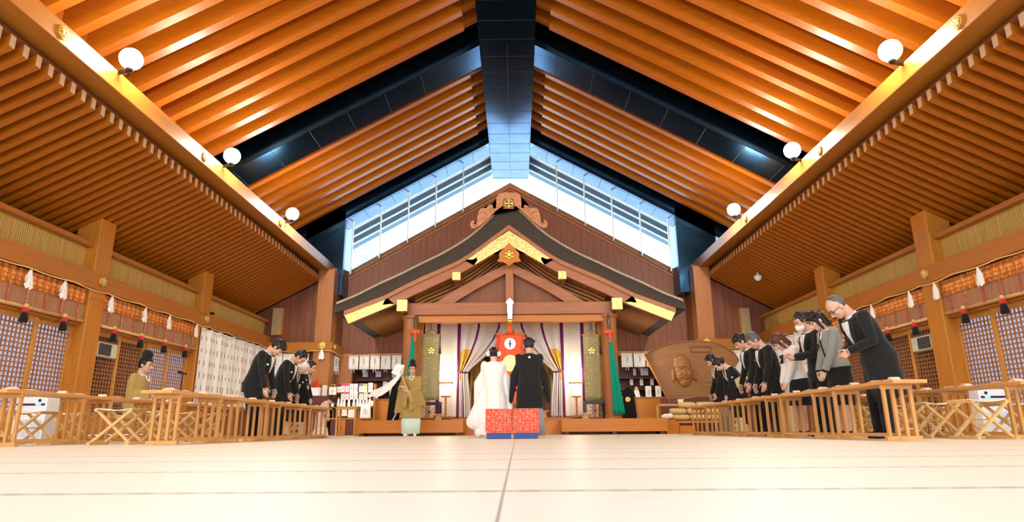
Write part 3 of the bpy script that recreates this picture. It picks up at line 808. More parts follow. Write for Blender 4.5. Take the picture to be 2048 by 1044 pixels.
# ---------------------------------------------------------------- side walls: lattice doors, blinds, ropes, cloths
def atx(px, py, X):
    d = CAMM.to_3x3() @ Vector(((px-1024)/1273.9, -(py-522)/1273.9, -1))
    c = CAMM.translation; t = (X-c.x)/d.x
    return c + d*t
BAYS = [(-.02, 3.18), (3.64, 7.52), (7.98, 11.77), (12.23, 16.07)]
M['braid'] = spotted('orange_braid', (.50, .13, .02), (.85, .36, .06), 1, .42, .7, sc3=(40, 40, 13))
M['braidcord'] = spotted('red_dotted_cord', (.45, .06, .03), (.70, .36, .16), 30, .35)
M['bluishwhite'] = plain('white_plastic', (.80, .82, .86), .3, 0, .02)
M['grille'] = plain('dark_grille', (.03, .03, .035), .5)
M['led'] = emit('green_led', (.1, 1, .55), 4)
M['navy'] = plain('navy_band', (.015, .03, .09), .3)
M['print'] = plain('faded_print', (.22, .18, .16), .8)
M['beige'] = plain('beige_speaker_cloth', (.40, .31, .17), .8)

def lattice_protos(s):
    """one door panel .95 wide, facing the nave; origin at its floor centre"""
    W, H = .955, 2.08
    P = {}
    fr = MB()
    for sy in (-1, 1): fr.box((0, sy*(W/2-.04), H/2+.04), (.05, .08, H-.08))
    for z, hh in ((.13, .07), (.44, .07), (2.035, .10)): fr.box((0, 0, z), (.045, W-.16, hh))
    P['frame'] = fr
    la = MB(); y = -W/2+.08
    ny, nz = 9, 19
    for k in range(1, ny): la.box((-s*.002, -W/2+.08+(W-.16)*k/ny, 1.23), (.02, .02, 1.54))
    for k in range(1, nz): la.box((s*.002, 0, .475+1.51*k/nz), (.02, W-.16, .022))
    P['lattice'] = la
    P['pane'] = MB().box((s*.03, 0, 1.23), (.006, W-.14, 1.56))
    P['panel'] = MB().box((s*.005, 0, .285), (.02, W-.16, .27))
    return P
n = 0
for s, sd in ((-1, 'left'), (1, 'right')):
    first = None
    for bi, (y0, y1) in enumerate(BAYS):
        for k in range(4):
            n += 1; y = y0+(y1-y0)*(k+.5)/4
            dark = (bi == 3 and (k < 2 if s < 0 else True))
            if first is None:
                pr_ = lattice_protos(s)
                d = pr_['frame'].build('door_1', M['stile']); first = d
                pr_['lattice'].build('lattice', M['lattice'], d); pr_['pane'].build('pane', M['shoji'], d); pr_['panel'].build('bottom_panel', M['stile'], d)
            else:
                d = copy_tree(first)
            d.name = f'door_{n}'; struct(d, f'lattice sliding door on the {sd} wall')
            d.location = (s*(8.19+.045*(k % 2)), y, 0)
            d.scale = (1, (y1-y0)/4/.955, 1)
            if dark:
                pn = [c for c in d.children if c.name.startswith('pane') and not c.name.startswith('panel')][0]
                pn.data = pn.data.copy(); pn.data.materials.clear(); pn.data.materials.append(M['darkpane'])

def blind(s, y0, y1, label):
    L = y1-y0-.06
    t = empty('bamboo_blind', (s*8.06, (y0+y1)/2, 2.1), label, 'blind', 'bamboo blinds')
    MB().box((0, 0, .22), (.02, L, .36)).build('screen', M['screen'], t)
    MB().grid(lambda u, v: Vector((-s*(.022+.008*math.sin(u*150)), (u-.5)*L, .37+.29*v)), 160, 3, .01).build('braided_valance', M['braid'], t, smooth=True)
    MB().tube([(-s*.01, -L/2, .055), (-s*.01, L/2, .055)], .03, 10).build('bottom_pole', M['stoolw'], t, smooth=True)
    for k in range(9):
        y = -L/2+L*(k+.5)/9
        MB().tube([(-s*.03, y, .4), (-s*.035, y, .06)], .011, 6).build('dotted_cord', M['braidcord'], t)
    for k in range(4):
        y = -L/2+L*(k+.42)/4
        q = MB().lathe([(.028, .10), (.042, .07), (.035, .03)], (-s*.06, y, 0), 10).build('tassel_knob', M['stoolw'], t, smooth=True)
        MB().lathe([(.036, .035), (.05, .0), (.052, -.045), (.04, -.05)], (-s*.06, y, 0), 12).build('red_collar', M['redcloth'], q, smooth=True)
        MB().lathe([(.045, -.045), (.058, -.10), (.068, -.20), (.05, -.21)], (-s*.06, y, 0), 12).build('black_skirt', M['blackcloth'], q, smooth=True)
    return t
for s, sd in ((-1, 'left'), (1, 'right')):
    for bi, (y0, y1) in enumerate(BAYS[1:]):
        blind(s, y0, y1, f'bamboo blind with orange braid, {sd} wall, ' + ['behind the viewer', 'in front of the near pillar', 'between the two wall pillars'][bi])

def shide(loc, label, rz=0, sc=1):
    t = MB()
    o = [(0, 0), (.025, -.05), (.03, -.09), (.055, -.11), (.05, -.16), (.085, -.19), (.07, -.25), (.10, -.30), (.02, -.345), (-.01, -.30), (-.05, -.34), (-.10, -.27), (-.06, -.23), (-.09, -.17), (-.045, -.15), (-.05, -.10), (-.022, -.08), (-.02, -.04)]
    for k, (dx, sh) in enumerate(((0, 1), (.012, .8), (-.012, .72))):
        t.prism([(x*sh*sc+dx, .008*k+abs(x)*.15, z*sh*sc) for x, z in o], (0, .004, 0))
    o2 = t.build('paper_streamer', M['white']); o2.location = loc; o2.rotation_euler = (0, 0, rz)
    return tag(o2, label, 'paper streamer', 'zigzag paper streamers')
# ropes along the walls with zigzag papers
for s, sd in ((-1, 'left'), (1, 'right')):
    pts = []
    for i in range(90):
        y = 5.0+i*.17
        pts.append((s*(7.89-.015*math.sin(y*3)), y, 2.765-.03*abs(math.sin((y-.6)*math.pi/1.05))))
    pts += [(s*7.6, 20.46, 2.62), (s*7.0, 20.46, 2.58), (s*6.5, 20.46, 2.63), (s*5.95, 20.46, 2.63), (s*5.84, 20.6, 2.61), (s*5.84, 21.2, 2.55), (s*5.78, 21.78, 2.62), (s*4.6, 21.76, 2.66), (s*3.2, 21.76, 2.67)]
    o = MB().tube(pts, .012, 6).build('straw_rope', M['rope'], smooth=True)
    tag(o, f'thin straw rope strung along the {sd} wall beam', 'rope', 'straw ropes')
names = ['first from the camera', 'second from the camera', 'just past the near pillar', 'fourth from the camera', 'fifth from the camera', 'at the printed cloth']
for i, px in enumerate((52, 122, 218, 286, 335, 390)):
    y = atx(px, 560+.27*px, -7.92).y
    shide((-7.87, y, 2.74), f'white zigzag paper on the left wall rope, {names[i]}', R(90))
for i, (px, py) in enumerate(((1960, 540), (1873, 575), (1822, 590), (1746, 615), (1690, 640))):
    y = atx(px, py, 7.92).y
    shide((7.87, y, 2.74), f'white zigzag paper on the right wall rope, {names[i] if i != 2 and i != 1 else ("hanging on the near pillar" if i == 1 else "just past the near pillar")}', R(-90))
p = at(643, 698, 20.44); shide((p.x, 20.44, p.z), 'white zigzag paper hanging on the left corner pillar')
p = at(1400, 690, 20.44); shide((p.x, 20.44, p.z), 'white zigzag paper hanging on the right corner pillar')

def printed_cloth(s, label):
    y0, y1, z0, z1 = 16.08, 20.40, .78, 2.72
    X = lambda u: s*(7.955+.02*math.sin(u*40)+.012*math.sin(u*93))
    o = MB().grid(lambda u, v: Vector((X(u), y0+(y1-y0)*u, z1+(z0-z1)*v+.012*math.sin(u*60)*(1-v))), 90, 6, .006).build('printed_cloth', M['whitecloth'], smooth=True)
    tag(o, label, 'wall cloth', 'printed wall cloths')
    m = MB()
    for r_ in range(6):
        for k in range(20):
            u = (k+.5+.22*(r_ % 2)+random.uniform(-.1, .1))/20.4
            z = z1-.26-r_*.31; h = random.choice((.13, .16, .10))
            y = y0+(y1-y0)*u
            xx = X(u)-s*.012
            m.box((xx, y, z), (.004, .028, h))
    m.build('printed_mark', M['print'], o)
printed_cloth(-1, 'large white cloth with rows of printed characters, behind the men on the left')
printed_cloth(1, 'large white cloth with rows of printed characters, behind the guests on the right')

def wall_ac(s, y, label):
    t = empty('air_conditioner', (s*8.12, y, 1.58), label, 'air conditioner', 'wall air conditioners')
    MB().box((0, 0, .14), (.14, .62, .28)).build('body', M['acbeige'], t, bevel=.012)
    MB().box((-s*.072, -.09, .14), (.012, .38, .22)).build('grille', M['grille'], t)
    m = MB()
    for k in range(5): m.box((-s*.08, -.09, .06+.04*k), (.008, .38, .006))
    m.build('grille_bars', M['acgrey'], t)
M['acbeige'] = plain('beige_housing', (.55, .56, .42), .5)
M['acgrey'] = plain('grey_bar', (.20, .20, .20), .5)
wall_ac(-1, 12.62, 'beige air conditioner in the lattice, left wall behind the near pillar')
wall_ac(1, 12.62, 'beige air conditioner in the lattice, right wall behind the near pillar')

def purifier(x, y, label, flip):
    t = empty('air_purifier', (x, y, 0), label, 'air purifier', 'air purifiers')
    MB().box((0, 0, .32), (.44, .30, .62)).build('body', M['bluishwhite'], t, bevel=.02)
    MB().box((0, -.152, .525), (.40, .01, .028)).build('display_band', M['navy'], t)
    MB().box((-flip*.11, -.158, .525), (.07, .01, .02)).build('green_indicator', M['led'], t)
    MB().prism([(-flip*.12+.022*math.cos(R(30*k)), -.156, .58+.022*math.sin(R(30*k))) for k in range(12)], (0, .008, 0)).build('round_mark', M['navy'], t)
    MB().box((0, -.153, .2), (.38, .008, .24)).build('front_grille', M['palegrille'], t)
    MB().box((0, 0, .012), (.40, .27, .024)).build('foot', M['acgrey'], t)
M['palegrille'] = plain('pale_grille', (.62, .68, .78), .5)
purifier(-6.75, 9.25, 'white air purifier with a green light, between tables by the left wall', -1)
purifier(6.72, 9.25, 'white air purifier with a green light, between tables by the right wall', 1)

for s, sd, px in ((-1, 'left', 552), (1, 'right', 1493)):
    a = at(px, 640, 20.6)
    t = empty('wall_speaker', (s*abs(a.x), 20.76, a.z-.45), f'tall beige speaker on the end wall of the {sd} aisle', 'speaker', 'wall speakers')
    MB().box((0, 0, .42), (.32, .17, .9)).build('cabinet', M['stile'], t)
    MB().box((0, -.09, .42), (.28, .02, .84)).build('cloth_front', M['beige'], t)
Yd = 12.0
while at(1516, 556, Yd).z < 5.10-.53*(abs(at(1516, 556, Yd).x)-6.3)-.19: Yd += .05
a = at(1516, 556, Yd)
t = empty('dome_camera', (a.x, Yd, a.z), 'white dome camera under the right aisle ceiling', 'camera')
zc = 5.10-.53*(abs(a.x)-6.3)
MB().ell((0, 0, 0), .10, .10, .09).build('dome', M['bluishwhite'], t, smooth=True)
MB().lathe([(.11, .0), (.115, .05), (.07, .09), (.03, .11), (.03, zc-a.z-.03)], n=16).build('bracket', M['bluishwhite'], t, smooth=True)
a = atx(423, 627, -8.15)
t = empty('security_camera', (-8.2, a.y, a.z), 'small black security camera on the left bamboo wall', 'camera')
MB().box((.06, 0, 0), (.12, .07, .07)).build('body', M['black'], t, bevel=.01)
MB().bar((-.05, 0, -.05), (.05, 0, 0), .03, .03).build('arm', M['black'], t)
# ---------------------------------------------------------------- tables, trays, packets and folding stools
TH = .586
def make_table():
    t = empty('low_table', (0, 0, 0), 'x', 'table')
    L, D = 1.55, .33
    MB().box((0, 0, TH-.018), (D+.01, L, .036)).build('top', M['table'], t, bevel=.006)
    for sy in (-1, 1):
        y = sy*(L/2-.26)
        e = MB().box((0, y, TH-.058), (D-.02, .045, .045)).build('end_rail', M['table'], t, bevel=.004)
        MB().box((0, y, .022), (D+.02, .06, .044)).build('floor_runner', M['table'], t, bevel=.004)
        for k in range(4):
            x = (-.5+k/3)*(D-.06)
            MB().box((x, y, TH/2-.02), (.032, .032, TH-.12)).build('baluster', M['tablez'], e)
    for sx_ in (-1, 1):
        MB().box((sx_*(D/2-.02), 0, .055), (.025, L-.55, .03)).build('stretcher', M['table'], t)
    return t
def make_stool():
    t = empty('folding_stool', (0, 0, 0), 'x', 'stool')
    W, Dp, H = .42, .36, .40
    for sy in (-1, 1):
        for sx_ in (-1, 1):
            y = sy*(Dp/2-.03)+sx_*.012
            MB().bar((sx_*W/2, y, .02), (-sx_*(W/2-.02), y, H-.02), .026, .034, (0, 1, 0)).build('leg', M['stoolw'], t)
    for sx_ in (-1, 1):
        MB().bar((sx_*W/2, -Dp/2-.02, .016), (sx_*W/2, Dp/2+.02, .016), .04, .032).build('floor_rail', M['stoolw'], t)
        MB().bar((sx_*(W/2-.02), -Dp/2, H-.015), (sx_*(W/2-.02), Dp/2, H-.015), .034, .03).build('seat_rail', M['stoolw'], t)
    MB().grid(lambda u, v: ((u-.5)*(W-.02), (v-.5)*(Dp-.04), H+.008-.022*math.sin(math.pi*u)), 8, 3, .008).build('seat', M['seat'], t, smooth=True)
    MB().tube([(0, -Dp/2+.03, H/2), (0, Dp/2-.03, H/2)], .008, 6).build('pivot_rod', M['stoolw'], t)
    return t
tray0 = MB().box((0, 0, .006), (.27, .32, .012)).build('place_tray', M['table'])
def packet_mesh():
    m = MB()
    m.prism([(-.07, -.045, 0), (.07, -.045, 0), (.05, -.045, .012), (.01, -.045, .034), (-.02, -.045, .030), (-.055, -.045, .012)], (0, .09, 0))
    return m.build('folded_packet', M['pinkpaper'])
M['pinkpaper'] = plain('pale_pink_paper', (.85, .62, .52), .8, 0, .08)
pack0 = packet_mesh()
sheet0 = MB().box((0, 0, .004), (.13, .10, .008)).build('white_sheet', M['white'])
tab0 = make_table(); st0 = make_stool()
used = {'t': 0, 's': 0, 'p': 0}
ORD = ['nearest the camera', 'second from the camera', 'third from the camera', 'fourth from the camera', 'fifth from the camera', 'sixth from the camera', 'seventh from the camera', 'eighth from the camera', 'ninth from the camera', 'tenth from the camera']
def place(o, key, loc, label, group, cat, rz=0):
    if used.setdefault(key, 0) == 0: c = o
    else: c = copy_tree(o)
    used[key] += 1
    c.location = loc; c.rotation_euler = (0, 0, rz)
    return tag(c, label, cat, group)
def row(side, xin, y0, ntab, rowname, seats=True, front=True):
    s = -1 if side == 'left' else 1
    xc = s*(xin+.165)
    k = 0
    for i in range(ntab):
        yc = y0+.775+1.575*i
        place(tab0, 't', (xc, yc, 0), f'low slatted wooden table in the {side} {rowname} row, {ORD[i]}', 'low wooden tables', 'table')
        for j in (-1, 1):
            y = yc+j*.40
            q = f'on the {side} {rowname} row of tables, {ORD[k]}'
            place(tray0, 'y', (xc, y, TH), f'thin wooden tray {q}', 'place trays', 'tray')
            place(pack0, 'k', (xc+s*.02, y-.07, TH+.012), f'pale pink folded paper packet {q}', 'paper packets', 'paper packet', R(random.uniform(60, 120)))
            place(sheet0, 'w', (xc-s*.05, y+.08, TH+.012), f'small white paper sheet {q}', 'paper sheets', 'paper', R(random.uniform(-15, 15)))
            k += 1
    return
row('left', 3.73, 7.10, 4, 'front')
row('right', 3.78, 6.40, 5, 'front')
row('left', 5.27, 6.75, 4, 'rear')
row('right', 5.30, 6.75, 4, 'rear')
def stools(side, x, ys, rowname):
    for i, y in enumerate(ys):
        place(st0, 's', ((-1 if side == 'left' else 1)*x, y, 0), f'wooden folding stool behind the {side} {rowname} tables, {ORD[i]}', 'folding stools', 'stool', R(random.uniform(-5, 5)))
stools('left', 4.55, [7.6, 8.3, 9.05, 9.75], 'front')
stools('left', 6.12, [7.6, 8.35, 9.1, 10.55, 11.3, 12.1], 'rear')
stools('right', 4.98, [7.0, 7.75, 8.4, 9.1], 'front')
stools('right', 6.15, [7.3, 8.1, 9.75, 10.4, 11.1, 11.9], 'rear')
# ---------------------------------------------------------------- people
M['skin'] = plain('skin', (.62, .36, .25), .55, 0, .06, 20)
M['skinp'] = plain('pale_skin', (.70, .45, .34), .55, 0, .06, 20)
M['hair'] = plain('black_hair', (.012, .009, .008), .45, 0, .4, 60, bump=.5)
M['hairbrown'] = plain('brown_hair', (.10, .035, .018), .45, 0, .4, 60, bump=.5)
M['hairgrey'] = plain('grey_hair', (.10, .095, .09), .5, 0, .5, 60, bump=.5)
M['hairwhite'] = plain('white_hair', (.72, .70, .66), .6, 0, .2, 60, bump=.5)
M['eye'] = plain('dark_eye', (.02, .012, .01), .3)
M['lip'] = plain('lip', (.45, .17, .14), .5)
M['suit'] = fabric('black_suit_cloth', (.013, .014, .014), .85)
M['shirt'] = fabric('white_shirt', (.82, .82, .82))
M['kimono'] = fabric('black_kimono_silk', (.011, .011, .012), .7)
M['greyh'] = fabric('grey_hakama', (.30, .30, .34))
M['khakirobe'] = fabric('khaki_robe', (.40, .27, .085), .8)
M['mint'] = fabric('pale_mint_hakama', (.62, .78, .68))
M['bridal'] = fabric('white_bridal_silk', (.88, .86, .83), .6)
M['greytweed'] = fabric('grey_tweed', (.27, .29, .28), .95, 220, .5)
M['paleblue'] = fabric('pale_blue_shirt', (.55, .66, .85))
M['jeans'] = fabric('blue_trousers', (.13, .22, .42))
M['cream'] = fabric('cream_cloth', (.74, .68, .54))
M['pinkdress'] = fabric('pale_pink_cloth', (.80, .62, .55))
M['goldobi'] = spotted('gold_obi', (.62, .50, .25), (.80, .76, .62), 30, .3)
M['hem'] = spotted('patterned_hem', (.75, .60, .38), (.25, .10, .06), 9, .3)
M['lens'] = plain('spectacle_frame', (.02, .02, .02), .3)
V3 = Vector
HS = 1.15
class HM:
    def __init__(s, m): s.m = m
    def ell(s, c, a, b, d, *k): s.m.ell(c, a*HS, b*HS, d*HS, *k); return s
    def caps(s, p, q, a, b, *k): s.m.caps(p, q, a*HS, b*HS, *k); return s
class MBH(MB):
    def ell(s, c, a, b, d, *k): return MB.ell(s, c, a*HS, b*HS, d*HS, *k)
class HM2(MBH):
    def caps(s, p, q, a, b, *k): return MB.caps(s, p, q, a*HS, b*HS, *k)
class Person:
    def __init__(s, pos, face, H, bow, headp, label, group=None, build=1.0, skin='skin', seated=False, cat='person'):
        s.H, s.b, s.hp, s.k = H, R(bow), R(headp), build
        s.root = empty('person', pos, label, cat, group, R(face))
        s.skin = M[skin]; s.seated = seated
        s.zp = .52 if not seated else .325
        P = V3((0, -.10*math.sin(s.b), s.zp))
        # spine chain, bending more towards the neck
        s.chain = [(0, P, s.b*.6)]
        p = P.copy(); n = 12; L = .31
        for i in range(n):
            a = s.b*(.65+.75*(i+.5)/n)
            p = p+V3((0, math.sin(a), math.cos(a)))*L/n
            s.chain.append((L*(i+1)/n, p.copy(), a))
        s.P = P; s.N, s.aN = s.chain[-1][1], s.chain[-1][2]
        an = s.aN+s.hp*.45; t = s.aN+s.hp
        s.nb = s.N+V3((0, math.sin(an), math.cos(an)))*.030
        s.hu, s.hf = V3((0, math.sin(t), math.cos(t))), V3((0, math.cos(t), -math.sin(t)))
        s.hc = s.nb+s.hu*.070+s.hf*.016
        s.hrot = Matrix((V3((1, 0, 0)), s.hf, s.hu)).transposed()
        s.sh = {}
        c, a = s.sp(.278)
        for sd in (-1, 1): s.sh[sd] = c+V3((sd*.103*build, 0, 0))
        s.arm = {}
    def sp(s, t):
        if t <= 0:
            a = s.chain[0][2]; return s.P+V3((0, math.sin(a*.5), math.cos(a*.5)))*t, a
        for (t0, p0, a0), (t1, p1, a1) in zip(s.chain, s.chain[1:]):
            if t <= t1+1e-6:
                f = (t-t0)/(t1-t0); return p0.lerp(p1, f), a0+(a1-a0)*f
        return s.chain[-1][1], s.chain[-1][2]
    TOR = [(-.07, .088, .068), (-.03, .096, .074), (.02, .097, .073), (.09, .083, .062), (.15, .090, .066), (.21, .102, .068), (.255, .108, .060), (.285, .092, .048), (.305, .055, .042), (.318, .036, .036)]
    def tdim(s, t):
        T = s.TOR
        if t <= T[0][0]: return T[0][1]*s.k, T[0][2]*s.k
        for (a, x, y), (b, x2, y2) in zip(T, T[1:]):
            if t <= b:
                f = (t-a)/(b-a); return (x+(x2-x)*f)*s.k, (y+(y2-y)*f)*s.k
        return T[-1][1], T[-1][2]
    def ringat(s, t, off):
        c, a = s.sp(t); rx, ry = s.tdim(t)
        return (c, V3((rx+off, 0, 0)), V3((0, math.cos(a), -math.sin(a)))*(ry+off))
    def torso(s, m, t0, t1, off, n=14):
        m.loft([s.ringat(t0+(t1-t0)*i/n, off) for i in range(n+1)], 24); return m
    def surf(s, t, ang, off):
        c, x, y = s.ringat(t, off); return c+x*math.sin(ang)+y*math.cos(ang)
    def patch(s, name, mat, t0, t1, amax, off, ac=lambda f: 0, nt=14, na=8, th=.006, parent=None):
        m = MB().grid(lambda u, v: s.surf(t0+(t1-t0)*u, ac(u)+amax(u)*(2*v-1), off), nt, na, th)
        return s.fin(m, name, mat, smooth=True, parent=parent)
    def fin(s, m, name, mat, rem=0, smooth=True, sm=2, parent=None, bevel=0):
        bmesh.ops.scale(m.bm, vec=(s.H,)*3, verts=m.bm.verts[:])
        return m.build(name, mat, parent or s.root, smooth=smooth, remesh=rem*s.H, sm=sm, bevel=bevel)
    def set_arm(s, sd, wrist, hand=(0, .3, -1), palm=None, pole=(0, -1, -.2)):
        S, W = s.sh[sd], V3(wrist); a, b = .165, .150
        d = W-S; L = min(d.length, a+b-.002); d.normalize(); W = S+d*L
        x = (a*a-b*b+L*L)/(2*L); h = math.sqrt(max(0, a*a-x*x))
        pl = V3(pole)+V3((sd*.5, 0, 0)); pl = (pl-d*pl.dot(d)).normalized()
        s.arm[sd] = (S, S+d*x+pl*h, W, V3(hand).normalized(), V3(palm if palm else (-sd, .1, 0)))
    def legs(self, m, off=0, z0=.05, wide=.055):
        s = self
        for sd in (-1, 1):
            if s.seated:
                hip = s.P+V3((sd*.05, 0, -.02)); kn = s.P+V3((sd*.075, .235, -.01)); an = V3((sd*.07, .22+s.P.y, .04))
            else:
                hip = s.P+V3((sd*.05, 0, -.03)); kn = V3((sd*wide*1.02, s.P.y*.55+.01, .275)); an = V3((sd*wide, -.01, z0))
            m.caps(hip, kn, .062*s.k+off, .042+off, 12); m.caps(kn, an, .042+off*.9, .027+off*.9, 12)
    def hand(s, m, sd):
        S, E, W, d, pn = s.arm[sd]
        pn = (pn-d*pn.dot(d)).normalized(); side = d.cross(pn)*(1)
        if side.dot(V3((0, 1, 0))) < 0: side = -side       # thumb side faces forward
        kn = []
        for i, (o, l, dl) in enumerate(((.0165, .046, 0), (.0055, .051, .003), (-.0055, .047, .001), (-.0165, .038, -.004))):
            k = W+d*(.052+dl)+side*o
            m.caps(W+side*o*.6+d*.008, k, .0085, .0072, 8)
            c1 = .35+.08*i
            d1 = (d*math.cos(c1)+pn*math.sin(c1)); d2 = (d*math.cos(c1*2.2)+pn*math.sin(c1*2.2))
            p1 = k+d1*l*.55; m.caps(k, p1, .0058, .0052, 8); m.caps(p1, p1+d2*l*.5, .0052, .0044, 8)
        b = W+d*.014+side*.016
        t1 = b+(d*.7+side*.75+pn*.25).normalized()*.027; m.caps(b, t1, .0078, .0062, 8)
        m.caps(t1, t1+(d*.95+side*.2+pn*.3).normalized()*.024, .006, .005, 8)
    def body(s, feet=True, vox=.0042):
        m = MB(); s.torso(m, -.07, .318, -.012); s.legs(m, -.008)
        an = s.aN+s.hp*.45; nd = V3((0, math.sin(an), math.cos(an)))
        m.caps(s.N-nd*.03, s.nb+nd*.03, .038, .036, 12)
        if not s.seated and feet:
            for sd in (-1, 1): m.caps((sd*.055, -.02, .03), (sd*.065, .075, .016), .022, .014, 10)
        for sd, (S, E, W, d, pn) in s.arm.items():
            m.caps(S, E, .026, .022, 10); m.caps(E, W, .022, .0145, 10); s.hand(m, sd)
        h = lambda x, f, u: s.hc+(V3((x, 0, 0))+s.hf*f+s.hu*u)*HS
        r = s.hrot
        HM(m).ell(h(0, -.004, .012), .0435, .0535, .052, r, 18, 12)
        HM(m).ell(h(0, .012, -.024), .036, .040, .040, r, 14, 10)
        HM(m).ell(h(0, .028, -.047), .020, .019, .017, r, 10, 8)
        HM(m).caps(h(0, .049, .006), h(0, .060, -.016), .0045, .0078, 8)
        for sd in (-1, 1):
            HM(m).ell(h(sd*.0445, -.002, -.008), .006, .012, .0175, r, 8, 8)
            HM(m).ell(h(sd*.022, .036, -.014), .015, .014, .014, r, 8, 8)
            HM(m).ell(h(sd*.018, .044, .014), .016, .008, .006, r, 8, 6)
            HM(m).ell(h(sd*.0065, .055, -.017), .0055, .006, .005, r, 6, 6)
        HM(m).ell(h(0, .046, -.032), .013, .007, .0045, r, 8, 6); HM(m).ell(h(0, .044, -.038), .011, .007, .0045, r, 8, 6)
        s.bodyo = s.fin(m, 'body', s.skin, rem=vox, sm=2)
        for sd in (-1, 1): s.fin(HM2().ell(h(sd*.0175, .0485, .003), .0085, .0035, .0028, r, 8, 6), 'eye', M['eye'])
        m = MBH().ell(h(0, .0515, -.0345), .0125, .003, .0022, r, 8, 6)
        s.fin(m, 'mouth', M['lip'])
        return s
    def hair(s, style='short', mat='hair'):
        m = MB(); r = s.hrot; rnd = random.Random(int(s.H*1e4)+int(s.root.location.x*100))
        h = lambda x, f, u: s.hc+(V3((x, 0, 0))+s.hf*f+s.hu*u)*HS
        if style == 'bald':
            HM(m).ell(h(0, -.022, .006), .0475, .042, .040, r, 16, 10); HM(m).ell(h(0, -.016, .022), .043, .045, .0455, r, 16, 10)
        else:
            HM(m).ell(h(0, -.012, .020), .0475, .0545, .053, r, 18, 12); HM(m).ell(h(0, -.026, -.004), .044, .038, .040, r, 14, 10)
            for sd in (-1, 1): HM(m).ell(h(sd*.041, .006, .012), .0075, .018, .022, r, 8, 8)
        nc = {'short': 70, 'bald': 12, 'bob': 40, 'bun': 26, 'neat': 34, 'child': 40}[style]
        for i in range(nc):
            th, ph = rnd.uniform(0, 6.283), rnd.uniform(.15, 1.25 if style != 'bald' else .9)
            x, f, u = math.sin(ph)*math.cos(th), math.sin(ph)*math.sin(th), math.cos(ph)
            p = h(x*.0475, -.012+f*.054, .020+u*.052)
            if style == 'bald': continue
            dn = (V3((x, 0, 0))+s.hf*(f+.5)*.9+s.hu*(u*.1-.45)).normalized() if style != 'bun' else (V3((x*.2, 0, 0))-s.hf*.9-s.hu*.2).normalized()
            ln = {'short': .024, 'bob': .03, 'bun': .016, 'neat': .016, 'child': .022}[style]
            m.caps(p, p+dn*ln*rnd.uniform(.7, 1.3), .0075, .0035, 6)
        if style in ('short', 'bob', 'child'):
            for i in range(9):
                x = -.036+.009*i; HM(m).caps(h(x, .030-abs(x)*.3, .052), h(x*1.08+rnd.uniform(-.004, .004), .048-abs(x)*.4, .026-(.012 if style != 'short' else 0)), .010, .005, 6)
        if style == 'bob':
            for i in range(22):
                th = math.pi*(.08+.84*i/21)+math.pi
                x, f = math.cos(th)*.047, math.sin(th)*.050
                HM(m).caps(h(x, f-.008, .02), h(x*1.10, f*1.02-.004, -.068+rnd.uniform(-.006, .006)), .013, .0085, 8)
            for sd in (-1, 1): HM(m).caps(h(sd*.042, .020, .02), h(sd*.047, .022, -.062), .012, .008, 8)
        if style == 'bun':
            HM(m).ell(h(0, -.062, -.002), .028, .024, .026, r, 12, 8); HM(m).ell(h(0, -.036, -.022), .036, .026, .024, r, 12, 8)
            for sd in (-1, 1): HM(m).ell(h(sd*.036, -.004, .012), .016, .032, .028, r, 10, 8)
            HM(m).ell(h(0, .018, .056), .034, .024, .018, r, 10, 8)
        s.hairo = s.fin(m, 'hair', M[mat], rem=.0042, sm=1)
        for sd in (-1, 1): s.fin(HM2().caps(h(sd*.010, .0535, .0155), h(sd*.027, .046, .0165), .0025, .0018, 6), 'eyebrow', M['hair' if mat != 'hairwhite' else 'hairwhite'])
        return s
    def sleeves(s, m, ru, rf, end=1.0, rw=None):
        for sd, (S, E, W, d, pn) in s.arm.items():
            W2 = E.lerp(W, end)
            m.ell(S, ru*1.12, ru*1.1, ru*1.05, None, 10, 8)
            m.caps(S, E, ru, (ru+rf)/2, 12); m.caps(E, W2, (ru+rf)/2, rw or rf, 12)
    def suit(s, tie='shirt', hem=-.10, mat='suit', trous='suit', shirt='shirt', pocket=True):
        m = MB(); off = .012
        rings = []
        for i in range(16):
            t = hem+(.300-hem)*i/15
            c, x, y = s.ringat(t, off+(.012 if t < 0 else 0)); rings.append((c, x, y))
        m.loft(rings, 24); s.sleeves(m, .036*s.k**.5, .026, .97)
        for sd in (-1, 1):   # shoulder pads
            c, a = s.sp(.268); m.caps(c, s.sh[sd]+V3((0, 0, .004)), .042, .036, 10)
        jk = s.fin(m, 'jacket', M[mat], rem=.0062, sm=3)
        m = MB(); s.legs(m, .009, .055); m.loft([s.ringat(-.075, .0), s.ringat(.03, .0)], 20)
        s.fin(m, 'trousers', M[trous], rem=.0065, sm=3)
        if not s.seated: s.shoes()
        # shirt: V front and collar
        o = off+.012
        s.patch('shirt', M[shirt], .165, .298, lambda u: .03+.34*u, o)
        an = s.aN+s.hp*.3; nd = V3((0, math.sin(an), math.cos(an))); c0 = s.N-nd*.012
        x = V3((1, 0, 0)); f = V3((0, math.cos(an), -math.sin(an)))
        m = MB(); ringz = [(c0-nd*.012, x*.047, f*.046), (c0+nd*.016, x*.040, f*.040), (c0+nd*.016, x*.036, f*.036), (c0-nd*.012, x*.040, f*.040)]
        rr = [m.ring(c, a_, b_, 20) for c, a_, b_ in ringz]; m.skin(rr+[rr[0]], cap=False)
        s.fin(m, 'collar', M[shirt])
        if tie: s.patch('tie', M[tie], .135, .285, lambda u: .10-.03*u, o+.007, na=3)
        for sg in (-1, 1):   # lapels
            s.patch('lapel', M[mat], .12, .292, lambda u: .085+.02*math.sin(u*3), o+.008, ac=lambda u: sg*(.12+.40*u), na=4, parent=jk)
        if pocket: s.patch('pocket_square', M['white'], .205, .222, lambda u: .11-.05*u, o+.006, ac=lambda u: .62, nt=3, na=3)
